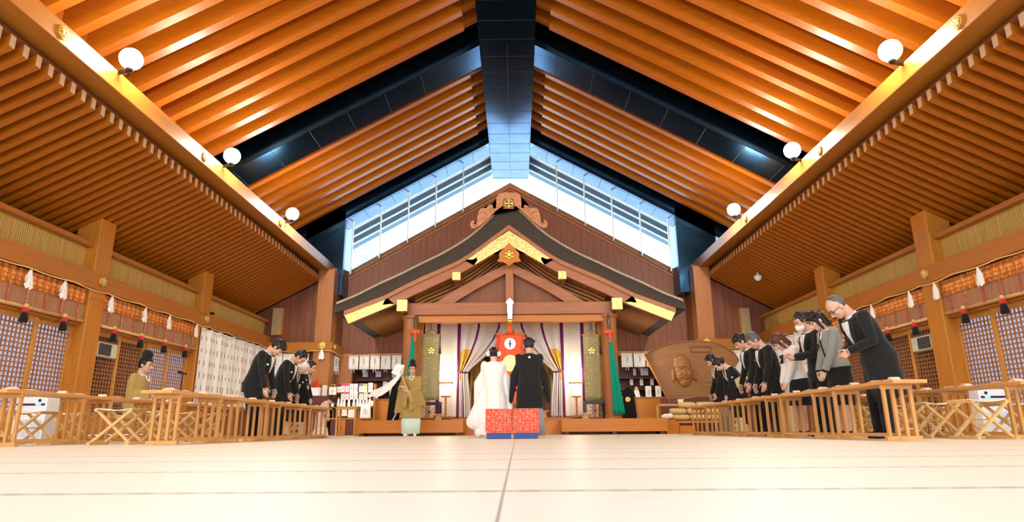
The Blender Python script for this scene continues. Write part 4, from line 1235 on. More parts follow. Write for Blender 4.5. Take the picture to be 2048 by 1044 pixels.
        for sd, (S, E, W, d, pn) in s.arm.items():
            q = (W-E).normalized(); m = MB().tube([W-q*.012, W+q*.012], .0205, 12); s.fin(m, 'cuff', M[shirt])
        return s
    def shoes(s, mat='black', sole=.0):
        for sd in (-1, 1):
            m = MB().caps((sd*.055, -.025, .030), (sd*.055, -.01, .034), .026, .026, 10).caps((sd*.055, -.015, .024), (sd*.066, .085, .018), .027, .020, 10)
            for v in m.bm.verts: v.co.z = max(v.co.z, .002)
            s.fin(m, 'shoe', M[mat], rem=.004, sm=1)
    def robe(s, mat, ztop=.31, zhem=.03, rx=(.10, .09), ry=(.078, .085), name='kimono', off=.016, rw=0):
        """wrapped robe: torso + straight skirt"""
        m = MB(); rings = []
        n = 14
        for i in range(n+1):
            t = -.02+(.305+.02)*i/n; rings.append(s.ringat(t, off))
        low = []
        if not s.seated:
            for i in range(12):
                f = i/12; z = zhem+(s.P.z-.03-zhem)*f
                y = s.P.y*f*1.0-.01*(1-f)
                low.append((V3((0, y, z)), V3((rx[1]+(rx[0]-rx[1])*f+off*.3, 0, 0)), V3((0, ry[1]+(ry[0]-ry[1])*f+off*.3, 0))))
        m.loft(low+rings, 28)
        return m
    def hang_sleeves(s, m, drop=.2, back=.03, th=.024, ru=.038, end=.93):
        for sd, (S, E, W, d, pn) in s.arm.items():
            W2 = E.lerp(W, end)
            m.caps(S, E, ru, ru*.9, 10); m.caps(E, W2, ru*.9, ru*.72, 10)
            c = s.sp(.26)[0]; m.caps(c, S, ru*1.1, ru, 10)
            a, b = S.lerp(E, .55), W2
            g = V3((sd*.01, -back, -drop))
            n_ = 7
            for i in range(n_+1):
                p = (a.lerp(E, i/3) if i < 3 else E.lerp(b, (i-3)/(n_-3)))
                gg = g*(.75+.25*i/n_)
                m.caps(p, p+gg, th, th*.8, 8)
    def neckline(s, mat='white', off=.03, t0=.17, w=.42):
        for sg in (-1, 1):
            s.patch('collar', M[mat], t0, .303, lambda u: .055, off, ac=lambda u: sg*(.02+w*u), na=3)
        an = s.aN+s.hp*.2; nd = V3((0, math.sin(an), math.cos(an))); c0 = s.N-nd*.006
        x = V3((1, 0, 0)); f = V3((0, math.cos(an), -math.sin(an)))
        m = MB(); rr = [m.ring(c0+nd*z, x*r_, f*r_, 20) for z, r_ in ((-.016, .052), (.008, .047), (.008, .042), (-.016, .045))]; m.skin(rr+[rr[0]], cap=False)
        s.fin(m, 'neckband', M[mat])
    def crest(s, t, ang, off, r=.012, par=None):
        m = MB(); c = s.surf(t, ang, off); m.ell(c, r, r, r*1.05, None, 10, 8)
        return s.fin(m, 'crest', M['white'], parent=par)
BOWL = lambda sd, f=.10, z=.43, x=.115: ((sd*x, f, z), (-sd*.05, .25, -1))
def bow_arms(p, f=.12, z=.44, x=.115, hand=(0, .25, -1)):
    for sd in (-1, 1): p.set_arm(sd, (sd*x, f, z), (-sd*.05+hand[0], hand[1], hand[2]), (-sd, -.4, 0))
    return p

def man(pos, face, H, bow, hp, label, hair='short', hm='hair', build=1.07, arms=None, tie='whitetie', **kw):
    p = Person(pos, face, H, bow, hp, label, build=build)
    (arms or bow_arms)(p); p.body(); p.hair(hair, hm); p.suit(tie=tie, **kw); return p
M['whitetie'] = fabric('pale_silk_tie', (.68, .68, .72), .5)
GL, GR = 'guests bowing on the left', 'guests bowing on the right'
man((-4.25, 10.75, 0), -90, 1.76, 21, 30, 'person in a black suit with tousled dark hair, bowing, nearest of the left guests')
man((-4.35, 12.2, 0), -90, 1.76, 21, 30, 'person in a black suit with short cropped hair, bowing second in the left row', hair='neat')
def kimono_woman(pos, face, H, bow, hp, label, hm='hair', style='bun', fold=True, crest=True, mat='kimono', arms=None, hem='hem', obi='goldobi', skin='skinp'):
    p = Person(pos, face, H, bow, hp, label, skin=skin, build=.94)
    if arms: arms(p)
    else:
        for sd in (-1, 1): p.set_arm(sd, (sd*.045, .13, .45), (-sd*.5, .35, -.8), (-sd*.3, -1, 0))
    p.body(vox=.0045); p.hair(style, hm)
    m = p.robe(mat); p.hang_sleeves(m, .17, .05)
    kb = p.fin(m, 'kimono', M[mat], rem=.0075, sm=4)
    m = MB(); m.loft([p.ringat(t, .026) for t in (.045, .08, .12, .155)], 24); p.fin(m, 'obi', M[obi], rem=.007, sm=2)
    m = MB(); c, a = p.sp(.12); f = V3((0, math.cos(a), -math.sin(a))); u = V3((0, math.sin(a), math.cos(a)))
    rr = Matrix((V3((1, 0, 0)), f, u)).transposed(); m.box(c-f*.105+u*.01, (.13, .05, .085), rr); p.fin(m, 'obi_knot', M[obi], rem=.007, sm=4)
    p.neckline('white', .028)
    if hem:
        m = MB(); m.loft([(V3((0, -.008, z)), V3((.098+.002*k, 0, 0)), V3((0, .093+.002*k, 0))) for k, z in enumerate((.20, .12, .035))], 26); p.fin(m, 'patterned_hem', M[hem])
    if crest:
        for sg in (-1, 1): p.crest(.225, sg*.75, .024, .010, kb)
        p.crest(.26, math.pi, .020, .010, kb)
        for sd in (-1, 1):
            S, E, W, d, pn = p.arm[sd]; m = MB().ell(S.lerp(E, .6)+V3((sd*.037, 0, 0)), .008, .011, .011, None, 8, 6); p.fin(m, 'crest', M['white'], parent=kb)
    m = MB()
    for sd in (-1, 1): m.caps((sd*.045, -.03, .016), (sd*.05, .07, .012), .024, .02, 8)
    p.fin(m, 'tabi', M['white'], rem=.005)
    return p
kimono_woman((-4.55, 13.0, 0), -90, 1.62, 24, 24, 'person with white hair in a black kimono, bowing third in the left row', hm='hairwhite')
kimono_woman((-4.45, 13.6, 0), -90, 1.60, 9, 18, 'person with black updo in a crested black kimono, far end of the left row')
# child at the end of the left row
c = Person((-4.33, 14.75, 0), -90, .98, 30, 25, 'child in a pale pink dress bowing at the far end of the left tables', skin='skinp', cat='child')
bow_arms(c, .14, .42, .07); c.body(vox=.006); c.hair('child')
m = c.robe('pinkdress', rx=(.11, .17), ry=(.09, .15), zhem=.05); c.sleeves(m, .036, .03, .8); c.fin(m, 'dress', M['pinkdress'], rem=.009, sm=3)
m = MB(); m.loft([(V3((0, -.01, z)), V3((r, 0, 0)), V3((0, r*.9, 0))) for z, r in ((.22, .155), (.12, .185), (.04, .20))], 26); c.fin(m, 'white_skirt', M['white'], rem=.01)
c.shoes('white')

# right-hand guests
def clasp(p):
    for sd in (-1, 1): p.set_arm(sd, (sd*.035, .19, .62), (-sd*.45, .8, .15), (-sd, -.2, .1), pole=(0, -.4, -1))
def front_hands(p):
    for sd in (-1, 1): p.set_arm(sd, (sd*.05, .16, .55), (-sd*.6, .5, -.55), (-sd, -.3, .1), pole=(0, -.8, -.6))
def folded_low(p):
    for sd in (-1, 1): p.set_arm(sd, (sd*.04, .13, .44), (-sd*.4, .3, -.85), (-sd, -.6, 0))
# man in haori and hakama
p = Person((4.55, 14.1, 0), 90, 1.76, 12, 30, 'person in black haori and grey hakama, far end of the right row behind a woman')
bow_arms(p, .13, .46, .09); p.body(); p.hair('neat')
m = p.robe('kimono', zhem=.36); p.hang_sleeves(m, .17, .05); kb = p.fin(m, 'haori', M['kimono'], rem=.0075, sm=4)
m = MB(); m.loft([(V3((0, -.01, z)), V3((r, 0, 0)), V3((0, r*.8, 0))) for z, r in ((.03, .125), (.3, .11), (.5, .10))], 26); p.fin(m, 'hakama', M['greyh'])
p.neckline('white', .03); p.crest(.225, .75, .026, .010, kb)
m = MB()
for sd in (-1, 1): m.caps((sd*.045, -.03, .016), (sd*.05, .09, .012), .024, .02, 8)
p.fin(m, 'tabi', M['white'], rem=.005)
kimono_woman((4.50, 13.1, 0), 90, 1.66, 27, 24, 'person in a crested black kimono with patterned hem, bowing deeply on the right', style='bun')
man((4.34, 11.55, 0), 90, 1.84, 13, 24, 'person in a black suit with swept-back dark hair, bowing beside the grey-haired guest', hair='short')
man((4.33, 10.82, 0), 90, 1.78, 16, 26, 'person in a black suit with grey hair, bowing on the right', hair='neat', hm='hairgrey')
# young woman, white blouse and black bow
p = Person((4.41, 10.05, 0), 90, 1.64, 13, 34, 'person with brown bob in a white blouse with black bow and black skirt', skin='skinp', build=.92)
folded_low(p); p.body(); p.hair('bob', 'hairbrown')
m = MB(); p.torso(m, .0, .305, .014); p.sleeves(m, .042, .036, .93, .030); p.fin(m, 'blouse', M['shirt'], rem=.0062, sm=3)
m = MB(); m.loft([p.ringat(.055, .010), p.ringat(.0, .014), (V3((0, -.02, .40)), V3((.112, 0, 0)), V3((0, .095, 0))), (V3((0, -.01, .28)), V3((.118, 0, 0)), V3((0, .10, 0)))], 26); p.fin(m, 'skirt', M['suit'], rem=.007)
m = MB(); q = p.surf(.245, 0, .03)
for sd in (-1, 1): m.ell(q+V3((sd*.022, .004, 0)), .022, .010, .018, None, 10, 8); m.caps(q, q+V3((sd*.02, .01, -.06)), .008, .010, 8)
p.fin(m, 'neck_bow', M['blackcloth'], rem=.004, sm=1); p.shoes()
# man with a mask, hands clasped
p = man((4.47, 9.4, 0), 90, 1.82, 9, 16, 'person in a black suit wearing a white face mask, hands clasped at the chest', hair='neat', build=1.08, arms=clasp)
h = lambda x, f, u: p.hc+(V3((x, 0, 0))+p.hf*f+p.hu*u)*HS
m = MBH().ell(h(0, .030, -.030), .036, .036, .030, p.hrot, 14, 10).caps(h(0, .060, -.012), h(0, .058, -.045), .008, .008, 8)
p.fin(m, 'face_mask', M['white'], rem=.004, sm=3)
m = MB()
for sd in (-1, 1): m.tube([h(sd*.034, .032, -.018), h(sd*.044, .004, -.005)], .0018, 5); m.tube([h(sd*.033, .03, -.045), h(sd*.044, .0, -.02)], .0018, 5)
p.fin(m, 'mask_strap', M['white'])
# guest in pale blue behind, and one in cream
p = Person((5.05, 10.35, 0), 90, 1.62, 10, 25, 'person in a pale blue shirt and blue trousers, half hidden behind the grey jacket', skin='skinp')
bow_arms(p); p.body(); p.hair('neat')
m = MB(); p.torso(m, -.06, .305, .012); p.sleeves(m, .036, .027, .95); p.fin(m, 'shirt', M['paleblue'], rem=.0065, sm=3)
m = MB(); p.legs(m, .008, .05); m.loft([p.ringat(-.075, 0), p.ringat(.03, 0)], 20); p.fin(m, 'trousers', M['jeans'], rem=.0065); p.shoes()
kimono_woman((5.02, 12.1, 0), 90, 1.58, 12, 25, 'person in a plain cream kimono, half hidden behind the brown-haired guest', mat='cream', crest=False, hem=None, obi='cream')
# woman in grey jacket
p = Person((4.40, 8.75, 0), 90, 1.74, 10, 26, 'person with short black hair in a grey tweed jacket and black skirt', skin='skinp', build=.95)
folded_low(p); p.body(); p.hair('bob', 'hair')
m = MB(); rings = [p.ringat(t, .014) for t in (-.005, .03, .09, .15, .2, .25, .285, .303)]; m.loft(rings, 24); p.sleeves(m, .038, .030, .9); jk = p.fin(m, 'jacket', M['greytweed'], rem=.0062, sm=3)
p.patch('jacket_trim', M['blackcloth'], .0, .30, lambda u: .05, .022, parent=jk)
m = MB(); m.loft([p.ringat(-.008, .017), p.ringat(.008, .017)], 24); p.fin(m, 'jacket_hem', M['blackcloth'], parent=jk)
for sd in (-1, 1):
    S, E, W, d, pn = p.arm[sd]; q = (W-E).normalized(); m = MB().tube([W-q*.03, W+q*.01], .026, 12); p.fin(m, 'cuff_trim', M['blackcloth'], parent=jk)
m = MB(); q = p.surf(.2, .55, .028)
for k in range(5): m.ell(q+V3((.012*math.cos(k*1.26), .003, .012*math.sin(k*1.26))), .009, .007, .009, None, 8, 6)
m.caps(q, q+V3((0, .01, -.04)), .006, .007, 6); p.fin(m, 'corsage', M['blackcloth'], rem=.004)
m = MB(); m.loft([p.ringat(.05, .008), p.ringat(.0, .012), (V3((0, -.02, .40)), V3((.108, 0, 0)), V3((0, .09, 0))), (V3((0, -.01, .24)), V3((.105, 0, 0)), V3((0, .088, 0)))], 26); p.fin(m, 'skirt', M['suit'], rem=.007); p.shoes()
p.neckline('shirt', .020, .24, .22)
# tall man with glasses
p = man((4.33, 7.72, 0), 90, 1.84, 27, 14, 'tall person with glasses and receding grey hair in a long black suit', hair='bald', hm='hairgrey', arms=front_hands, hem=-.27, build=1.14)
m = MB(); h = lambda x, f, u: p.hc+(V3((x, 0, 0))+p.hf*f+p.hu*u)*HS
for sd in (-1, 1):
    pts = [h(sd*.019+.013*math.cos(R(30*k)), .058-.004*abs(math.cos(R(30*k))), .002+.009*math.sin(R(30*k))) for k in range(13)]; m.tube(pts, .0014, 5, cap=False)
    m.tube([h(sd*.032, .054, .004), h(sd*.046, .0, .002)], .0014, 5)
m.tube([h(-.006, .060, .004), h(.006, .060, .004)], .0014, 5); p.fin(m, 'spectacles', M['lens'])

# groom and bride, seen from behind
g = Person((.29, 11.2, 0), 0, 1.70, 3, 14, 'person in a black crested haori and grey hakama, standing before the altar', build=1.05)
for sd in (-1, 1): g.set_arm(sd, (sd*.07, .15, .50), (-sd*.6, .5, -.4), (-sd, -.3, .2))
g.body(); g.hair('short')
m = g.robe('kimono', zhem=.285, rx=(.125, .135), ry=(.095, .10), off=.022)
for sd in (-1, 1):
    S, E, W, d, pn = g.arm[sd]
    c0 = g.sp(.27)[0]; m.caps(g.sp(.25)[0], S+V3((-sd*.008, 0, -.042)), .045, .042, 10)
    for i in range(9):
        f = i/8; a = (S+V3((-sd*.005, 0, -.05))).lerp(V3((sd*.165, .03, .62)), f); b_ = V3((sd*(.14+.05*f), .0+.02*f, .60-.24*f))
        m.caps(a, a.lerp(b_, 1), .032, .024, 8)
    m.caps(S, E, .040, .038, 10); m.caps(E, W, .036, .03, 10)
hk = g.fin(m, 'haori', M['kimono'], rem=.0075, sm=4)
g.crest(.262, math.pi, .034, .013, hk)
m = MB(); m.loft([(V3((0, 0, z)), V3((r, 0, 0)), V3((0, r*.72, 0))) for z, r in ((.02, .155), (.2, .14), (.4, .115), (.52, .10))], 30)
for v in m.bm.verts:
    a = math.atan2(v.co.y, v.co.x); v.co.xy *= 1+.03*math.sin(a*11)
g.fin(m, 'hakama', M['greyh'])
m = MB()
for k in range(-3, 4): m.tube([(.035*k, -.112+.002*abs(k), .03), (.026*k, -.088, .34)], .0022, 5)
g.fin(m, 'hakama_pleats', M['greymark'])
g.neckline('kimono', .03)
m = MB()
for sd in (-1, 1): m.caps((sd*.06, -.05, .016), (sd*.065, .07, .014), .026, .022, 8)
g.fin(m, 'tabi', M['white'], rem=.005)

b = Person((-.34, 11.35, 0), 0, 1.56, 4, 16, 'person in a white bridal kimono with white hair flowers, standing before the altar', skin='skinp')
for sd in (-1, 1): b.set_arm(sd, (sd*.06, .15, .55), (-sd*.6, .5, -.3), (-sd, -.3, .2))
b.body(vox=.0045); b.hair('bun')
m = b.robe('bridal', zhem=.03, rx=(.135, .165), ry=(.11, .14), off=.03)
for sd in (-1, 1):
    S, E, W, d, pn = b.arm[sd]; c0 = b.sp(.265)[0]; S2 = S+V3((-sd*.005, 0, -.05)); m.caps(b.sp(.25)[0], S2, .05, .046, 10); m.caps(S, E, .045, .042, 10); m.caps(E, W, .04, .035, 10)
    for i in range(10):
        f = i/9; a = S2.lerp(V3((sd*.19, .04, .60)), f); e_ = V3((sd*(.15+.04*f), .0, .52-(.20 if sd > 0 else .30)*f)); m.caps(a, e_, .034, .03, 8)
for i in range(8):       # the padded train trailing low on the left
    f = i/7; m.caps((-.10-.05*f, -.04, .50-.08*f), (-.20-.05*math.sin(f*3), -.06+.03*f, .20-.06*f), .04, .055, 8)
m.ell((-.185, -.05, .20), .085, .09, .115, None, 14, 10)
b.fin(m, 'kimono', M['bridal'], rem=.008, sm=6)
m = MB().ell((-.155, -.02, .02+.045), .055, .09, .06, None, 12, 8).ell((.05, 0, .04), .07, .09, .04, None, 12, 8); b.fin(m, 'under_hem', M['white'], rem=.008)
m = MB().tube([(-.07, -.142, .62), (-.065, -.165, .3), (-.09, -.17, .10)], .003, 5).tube([(.075, -.142, .62), (.085, -.165, .3), (.08, -.168, .10)], .003, 5); b.fin(m, 'kimono_seam', M['cream'])
b.neckline('bridal', .045, .2, .4)
h = lambda x, f, u: b.hc+(V3((x, 0, 0))+b.hf*f+b.hu*u)*HS
for sx_, u_ in ((-.052, .0), (.050, -.004)):
    m = MB()
    for k in range(6): HM(m).ell(h(sx_+.013*math.cos(k*1.05), -.02-.012*(k % 2), u_+.016*math.sin(k*1.05)), .013, .012, .013, None, 8, 6)
    b.fin(m, 'hair_flower', M['white'])
m = MB(); 
for k in range(5): HM(m).ell(h(-.03+.012*k, .028, .066+.004*(k % 2)), .009, .009, .009, None, 8, 6)
b.fin(m, 'hair_flower', M['white'])

# priests
def priest(pos, face, H, bow, hp, label, seated=False, arms=None):
    p = Person(pos, face, H, bow, hp, label, seated=seated)
    (arms or folded_low)(p); p.body(); p.hair('neat')
    m = p.robe('khakirobe', zhem=.25, rx=(.135, .165), ry=(.10, .115), off=.024)
    p.hang_sleeves(m, .24, .02, .034, .044, .98)
    if seated: m.caps(p.P+V3((-.06, 0, .0)), p.P+V3((-.09, .24, 0)), .062, .06, 12).caps(p.P+V3((.06, 0, 0)), p.P+V3((.09, .22, 0)), .062, .06, 12).caps(p.P+V3((0, .1, 0)), p.P+V3((0, .2, 0)), .062, .06, 12)
    if not seated:       # wide hanging sleeves
        for sd, e0, e1 in ((1, (.075, .08, .36), (.215, .05, .33)), (-1, (-.10, .06, .42), (-.19, .04, .44))):
            S, E, W, d_, pn = p.arm[sd]
            for i in range(9):
                f = i/8; a_ = S.lerp(E, .5+.5*f) if sd > 0 else S.lerp(E, .4+.6*f)
                if sd > 0: a_ = E.lerp(W, .75*(1-f))
                m.caps(a_, V3(e0).lerp(V3(e1), f), .03, .022, 8)
    p.fin(m, 'robe', M['khakirobe'], rem=.0085, sm=5)
    p.neckline('white', .036, .25, .3)
    h = lambda x, f, u: p.hc+(V3((x, 0, 0))+p.hf*f+p.hu*u)*HS
    r = p.hrot
    m = MBH().ell(h(0, -.008, .045), .047, .055, .026, r, 14, 10).ell(h(0, -.014, .085), .036, .048, .045, r, 14, 10).ell(h(0, -.03, .10), .026, .034, .030, r, 12, 8)
    p.fin(m, 'tall_hat', M['blackcloth'], rem=.005, sm=2)
    return p
def wand_arms(p):
    p.set_arm(-1, (-.005, .17, .60), (.75, .45, .35), (0, -.8, -.3), pole=(-.6, -.3, -1))
    p.set_arm(1, (.055, .165, .645), (.6, .4, .4), (0, -.8, -.3), pole=(.6, -.3, -1))
pr1 = priest((-2.38, 15.15, 0), 180, 1.64, 0, 6, 'person in a khaki robe and black hat holding a paper wand, facing the room', arms=wand_arms)
m = MB(); m.loft([(V3((0, .0, z)), V3((rx_, 0, 0)), V3((0, rx_*.62, 0))) for z, rx_ in ((.035, .125), (.2, .135), (.42, .12))], 30)
for v in m.bm.verts:
    a = math.atan2(v.co.y, v.co.x); v.co.xy *= 1+.04*math.sin(a*9)
pr1.fin(m, 'hakama', M['mint'])
for sd in (-1, 1):
    m = MB().caps((sd*.055, -.02, .022), (sd*.07, .085, .018), .026, .022, 8); pr1.fin(m, 'shoe', M['white'], rem=.005)
m = MB().tube([(.19, .05, .36), (.225, .05, .27), (.255, .05, .22)], .006, 6); pr1.fin(m, 'sleeve_cord', M['white'])
priest((-6.13, 10.55, 0), -90, 1.66, 4, 6, 'seated person in a khaki robe and black hat, behind the left rear tables', seated=True)
# purification wand, held in both hands
rt = pr1.root.location; H = 1.64
def pw(v): return V3((rt.x-v[0]*H, rt.y-v[1]*H, v[2]*H))
hands = pw((.03, .185, .625))
d = (at(790, 728, hands.y-.1)-at(815, 786, hands.y-.1)).normalized()
t = empty('purification_wand', hands, 'wooden purification wand with white paper streamers, held by the robed person', 'wand')
MB().tube([-d*.30, d*.44], .020, 10).build('stick', M['stoolw'], t, smooth=True)
e = d*.50; m = MB()
for k in range(4):
    m.box(e+V3((-.05+.02*k, .03*k-.04, .01*k)), (.17, .012, .22), Matrix.Rotation(R(28-6*k), 3, 'Y'))
m.build('paper_head', M['white'], t)
for k in range(6):
    q = d*.42+V3((0, .02*(k-3), 0)); e2 = V3((-.62-.06*k, .03*(k-3), -.10+.05*math.sin(k*2)))
    mid = q.lerp(e2, .5)+V3((.05, 0, -.10-.02*(k % 3)))
    P0 = [q.lerp(mid, f/5).lerp(mid.lerp(e2, f/5), f/5) for f in range(6)]
    m = MB()
    for i in range(5):
        m.bar(P0[i], P0[i+1], .075, .006, (0, 1, .3))
    m.build('paper_streamer', M['white'], t)
# microphone beside the seated robed person
a = at(366, 746, 11.7)
t = empty('microphone_stand', (a.x, 11.7, 0), 'black microphone on a thin stand beside the seated robed person', 'microphone')
MB().lathe([(.12, 0), (.12, .02), (.015, .03), (.01, a.z-.02)], n=16).build('stand', M['black'], t)
MB().tube([(-.09, 0, a.z+.02), (.07, 0, a.z-.02)], [.026, .016], 10).build('microphone_head', M['black'], t, smooth=True)
# ---------------------------------------------------------------- red seats, alcoves, shop goods, fan board, rice bales
M['straw'] = spotted('rice_straw', (.66, .46, .17), (.80, .62, .28), 1, .3, .8, sc3=(60, 60, 12))
M['redbrocade'] = spotted('red_flower_brocade', (.74, .05, .018), (.93, .36, .20), 34, .42, .6)
M['bluebase'] = spotted('blue_pattern_cloth', (.03, .08, .28), (.45, .48, .60), 16, .2, .7)
for px, sd in ((998, 'left'), (1051, 'right')):
    a = at(px, 840, 10.15)
    t = empty('brocade_stool', (a.x, 10.15, 0), f'red flower brocade covered stool with blue base, {sd} one of the pair behind the couple', 'stool', 'red brocade stools')
    MB().box((0, 0, .265), (.402, .36, .36)).build('brocade_cover', M['redbrocade'], t, bevel=.018)
    MB().box((0, 0, .045), (.37, .32, .085)).build('base', M['bluebase'], t, bevel=.008)
    m = MB()
    for k in range(7): m.box((-.18+.06*k, -.184, .265), (.012, .012, .34))
    m.build('fabric_folds', M['redbrocade'], t)

def noren(name_label, P0, P1, z1, h, n, group='short shop curtains'):
    """short split curtain hanging from P0 to P1 (x,y)"""
    P0, P1 = V3((*P0, 0)), V3((*P1, 0)); d = P1-P0; L = d.length; nn = V3((d.y, -d.x, 0)).normalized()
    t = empty('split_curtain', (P0.x, P0.y, z1-h), name_label, 'curtain', group)
    for k in range(n):
        a, b = k/n+.008, (k+1)/n-.008
        o = MB().grid(lambda u, v: d*(a+(b-a)*u)+nn*(.015*math.sin((a+(b-a)*u)*n*6.283*1.5)*(.4+v))+V3((0, 0, h*(1-v))), 10, 4, .006).build('curtain_panel', M['whitecloth'], t, smooth=True)
        m = MB()
        for q in range(3):
            c = d*((a+b)/2)+nn*.03+V3((.012*(q % 2), 0, h*(.72-.16*q)))
            m.box(c, (.022+.008*(q % 2), .004 if abs(d.x) > abs(d.y) else .03, .06), None)
        m.build('printed_mark', M['print'], o)
        m = MB()
        for sg in (-1, 1): m.tube([d*((a+b)/2)+V3((sg*.03, 0, 0)), d*((a+b)/2)+V3((sg*.045, 0, -.1))], .009, 6)
        m.build('tie_string', M['white'], o)
    MB().tube([V3((0, 0, h+.01)), d+V3((0, 0, h+.01))], .012, 6).build('rod', M['stile'], t)
a, b = at(697, 711, 21.88), at(804, 711, 21.88)
noren('white split curtain above the shop shelf, left of the altar', (a.x, 21.88), (b.x, 21.88), a.z, .48, 5)
a, b = at(1241, 706, 21.88), at(1330, 704, 21.88)
noren('white split curtain above the shop shelf, right of the altar', (a.x, 21.88), (b.x+.6, 21.88), a.z, .48, 5)
noren('narrow white split curtain on the left return wall beside the corner pillar', (-5.98, 21.2), (-5.98, 21.86), 2.56, .50, 2)
noren('white split curtain on the end wall of the left aisle', (-7.9, 20.60), (-6.62, 20.60), 2.55, .75, 3)
noren('white split curtain on the end wall of the right aisle', (6.62, 20.60), (7.9, 20.60), 2.55, .75, 3)
# close the gap between corner pillars and alcoves
for s, sd in ((-1, 'left'), (1, 'right')):
    x0, x1 = sorted((s*6.05, s*6.15)); struct(MB().mm((x0, 21.0, 0), (x1, 23.0, 2.8)).build('wall_alcove_end_'+sd, M['boards_y']))
    struct(MB().mm((min(s*5.55, s*6.05), 21.9, 0), (max(s*5.55, s*6.05), 22.1, 2.7)).build('wall_alcove_post_'+sd, M['porchz']))

def shelf_unit(x0, x1, label):
    t = empty('shop_counter', ((x0+x1)/2, 21.75, 0), label, 'counter', 'shop counters')
    L = (x1-x0)/2
    MB().mm((-L, -.35, .36), (L, .35, 1.10)).build('counter_body', M['stage'], t, bevel=.01)
    MB().mm((-L-.03, -.38, 1.10), (L+.03, .38, 1.14)).build('counter_top', M['porch'], t)
    for z in (1.42, 1.80):
        MB().mm((-L, .45, z), (L, 1.1, z+.03)).build('shelf', M['dark_wood'], t)
    return t
shelf_unit(-5.5, -3.05, 'wooden shop counter with dark shelves, left of the altar')
shelf_unit(2.85, 5.4, 'wooden shop counter with dark shelves, right of the altar')
M['tagpink'] = plain('bright_pink_label', (.80, .03, .20), .6)
M['tagyel'] = plain('yellow_label', (.85, .55, .06), .6)
M['tagblue'] = plain('pale_blue_sheet', (.50, .54, .66), .7)
M['faint'] = plain('faint_lettering', (.60, .58, .58), .8)
def packet(px, py, Y, w, h, label, group, mat='white', mark=True, handle=False, lab=None, d=.03, cat='packet', name='charm_packet', taper=1.0, hang=None, z=None):
    """upright paper packet / bag: px,py is its foot"""
    a = at(px, py, Y)
    if z is not None: a.z = z
    t = empty(name, (a.x, Y, a.z), label, cat, group)
    if hang: MB().tube([(0, 0, h-.01), (0, 0, hang-a.z)], .006, 5).build('string', M['rope'], t)
    MB().prism([(-w/2, -d/2, 0), (w/2, -d/2, 0), (w/2*taper, -d/2, h), (-w/2*taper, -d/2, h)], (0, d, 0)).build('packet_body' if name != 'paper_bag' else 'bag_body', M[mat], t, bevel=.004)
    if lab: MB().box((0, -d/2-.003, h*.86), (w*.98, .006, h*.24)).build('label', M[lab], t)
    if mark: MB().box((0, -d/2-.003, h*.45), (w*.22, .006, h*.42)).box((w*.22, -d/2-.003, h*.4), (w*.06, .006, h*.3)).build('lettering', M['faint'], t)
    if handle:
        MB().tube([(-w*.25, 0, h), (-w*.2, 0, h+w*.32), (0, 0, h+w*.45), (w*.2, 0, h+w*.32), (w*.25, 0, h)], .008, 6).build('handle', M['rope'], t, smooth=True)
    return t
def px5(x, y): return 610+x/5.496, 690+y/5.496
def px6(x, y): return 1220+x/5.496, 690+y/5.496
S5 = lambda dx: dx/5.496/(1273.9/21.0)      # crop pixels -> metres at that depth
# left shelf goods
i = 0
nm = ['first', 'second', 'third', 'fourth', 'fifth', 'sixth', 'seventh', 'eighth', 'ninth', 'tenth', 'eleventh', 'twelfth']
for k, (x, y, w, h, lab) in enumerate(((372, 520, 38, 60, None), (415, 520, 40, 90, 'tagpink'), (462, 520, 40, 90, 'tagpink'), (510, 520, 40, 90, None), (556, 520, 40, 90, None), (615, 520, 44, 90, 'acgrey'), (660, 520, 40, 90, 'tagyel'), (718, 520, 50, 100, None))):
    packet(*px5(x, y), 20.75, S5(w), S5(h), f'white charm packet {["with no label", "with pink label", "with pink label", "plain white", "plain white", "with grey label", "with yellow label", "tall and white"][k]}, {nm[k]} along the upper rack', 'charm packets on the upper rack', lab=lab)
for k, (x, w, lab) in enumerate(((415, 40, 'tagpink'), (462, 40, 'tagpink'), (510, 40, None), (556, 40, None), (615, 44, 'acgrey'), (665, 40, 'tagyel'), (775, 52, None))):
    packet(*px5(x, 600 if k < 6 else 553), 20.68 if k < 6 else 21.45, S5(w), S5(80 if k < 6 else 55), f'white charm packet on the lower rack, {nm[k]} from the corner pillar' if k < 6 else 'small framed price card beside the charm rack', 'charm packets on the lower rack' if k < 6 else None, lab=lab, z=None if k < 6 else 1.142)
for k, x in enumerate((300, 365, 400, 430, 480, 535, 575, 605, 640, 675, 710)):
    packet(*px5(x, 678), 20.55, S5(30), S5(78), f'white drawstring charm pouch, {nm[k]} in the hanging row', 'drawstring pouches', mark=False, handle=True, d=.05, taper=.55, name='charm_pouch', cat='pouch')
packet(*px5(720, 672), 20.5, S5(50), S5(55), 'small white carton at the right end of the pouch row', None)
packet(*px5(303, 548), 20.5, S5(72), S5(80), 'white paper bag with straw handle beside the charm rack', 'paper bags', handle=True, name='paper_bag', cat='bag', d=.1)
packet(*px5(215, 560), 20.5, S5(56), S5(110), 'pale green paper bag beside the corner pillar', 'paper bags', mat='cream', mark=False, name='paper_bag', cat='bag', d=.1, taper=.8)
packet(*px5(415, 783), 20.4, S5(95), S5(88), 'white paper bag on the low shelf, nearest the corner pillar', 'paper bags', name='paper_bag', cat='bag', d=.12, taper=.85, mark=False)
packet(*px5(510, 798), 20.4, S5(70), S5(100), 'white paper bag on the low shelf, middle one', 'paper bags', name='paper_bag', cat='bag', d=.12, taper=.85, mark=False)
packet(*px5(662, 800), 20.4, S5(105), S5(140), 'large white paper bag on the low shelf, nearest the priest', 'paper bags', name='paper_bag', cat='bag', d=.15, taper=.85)
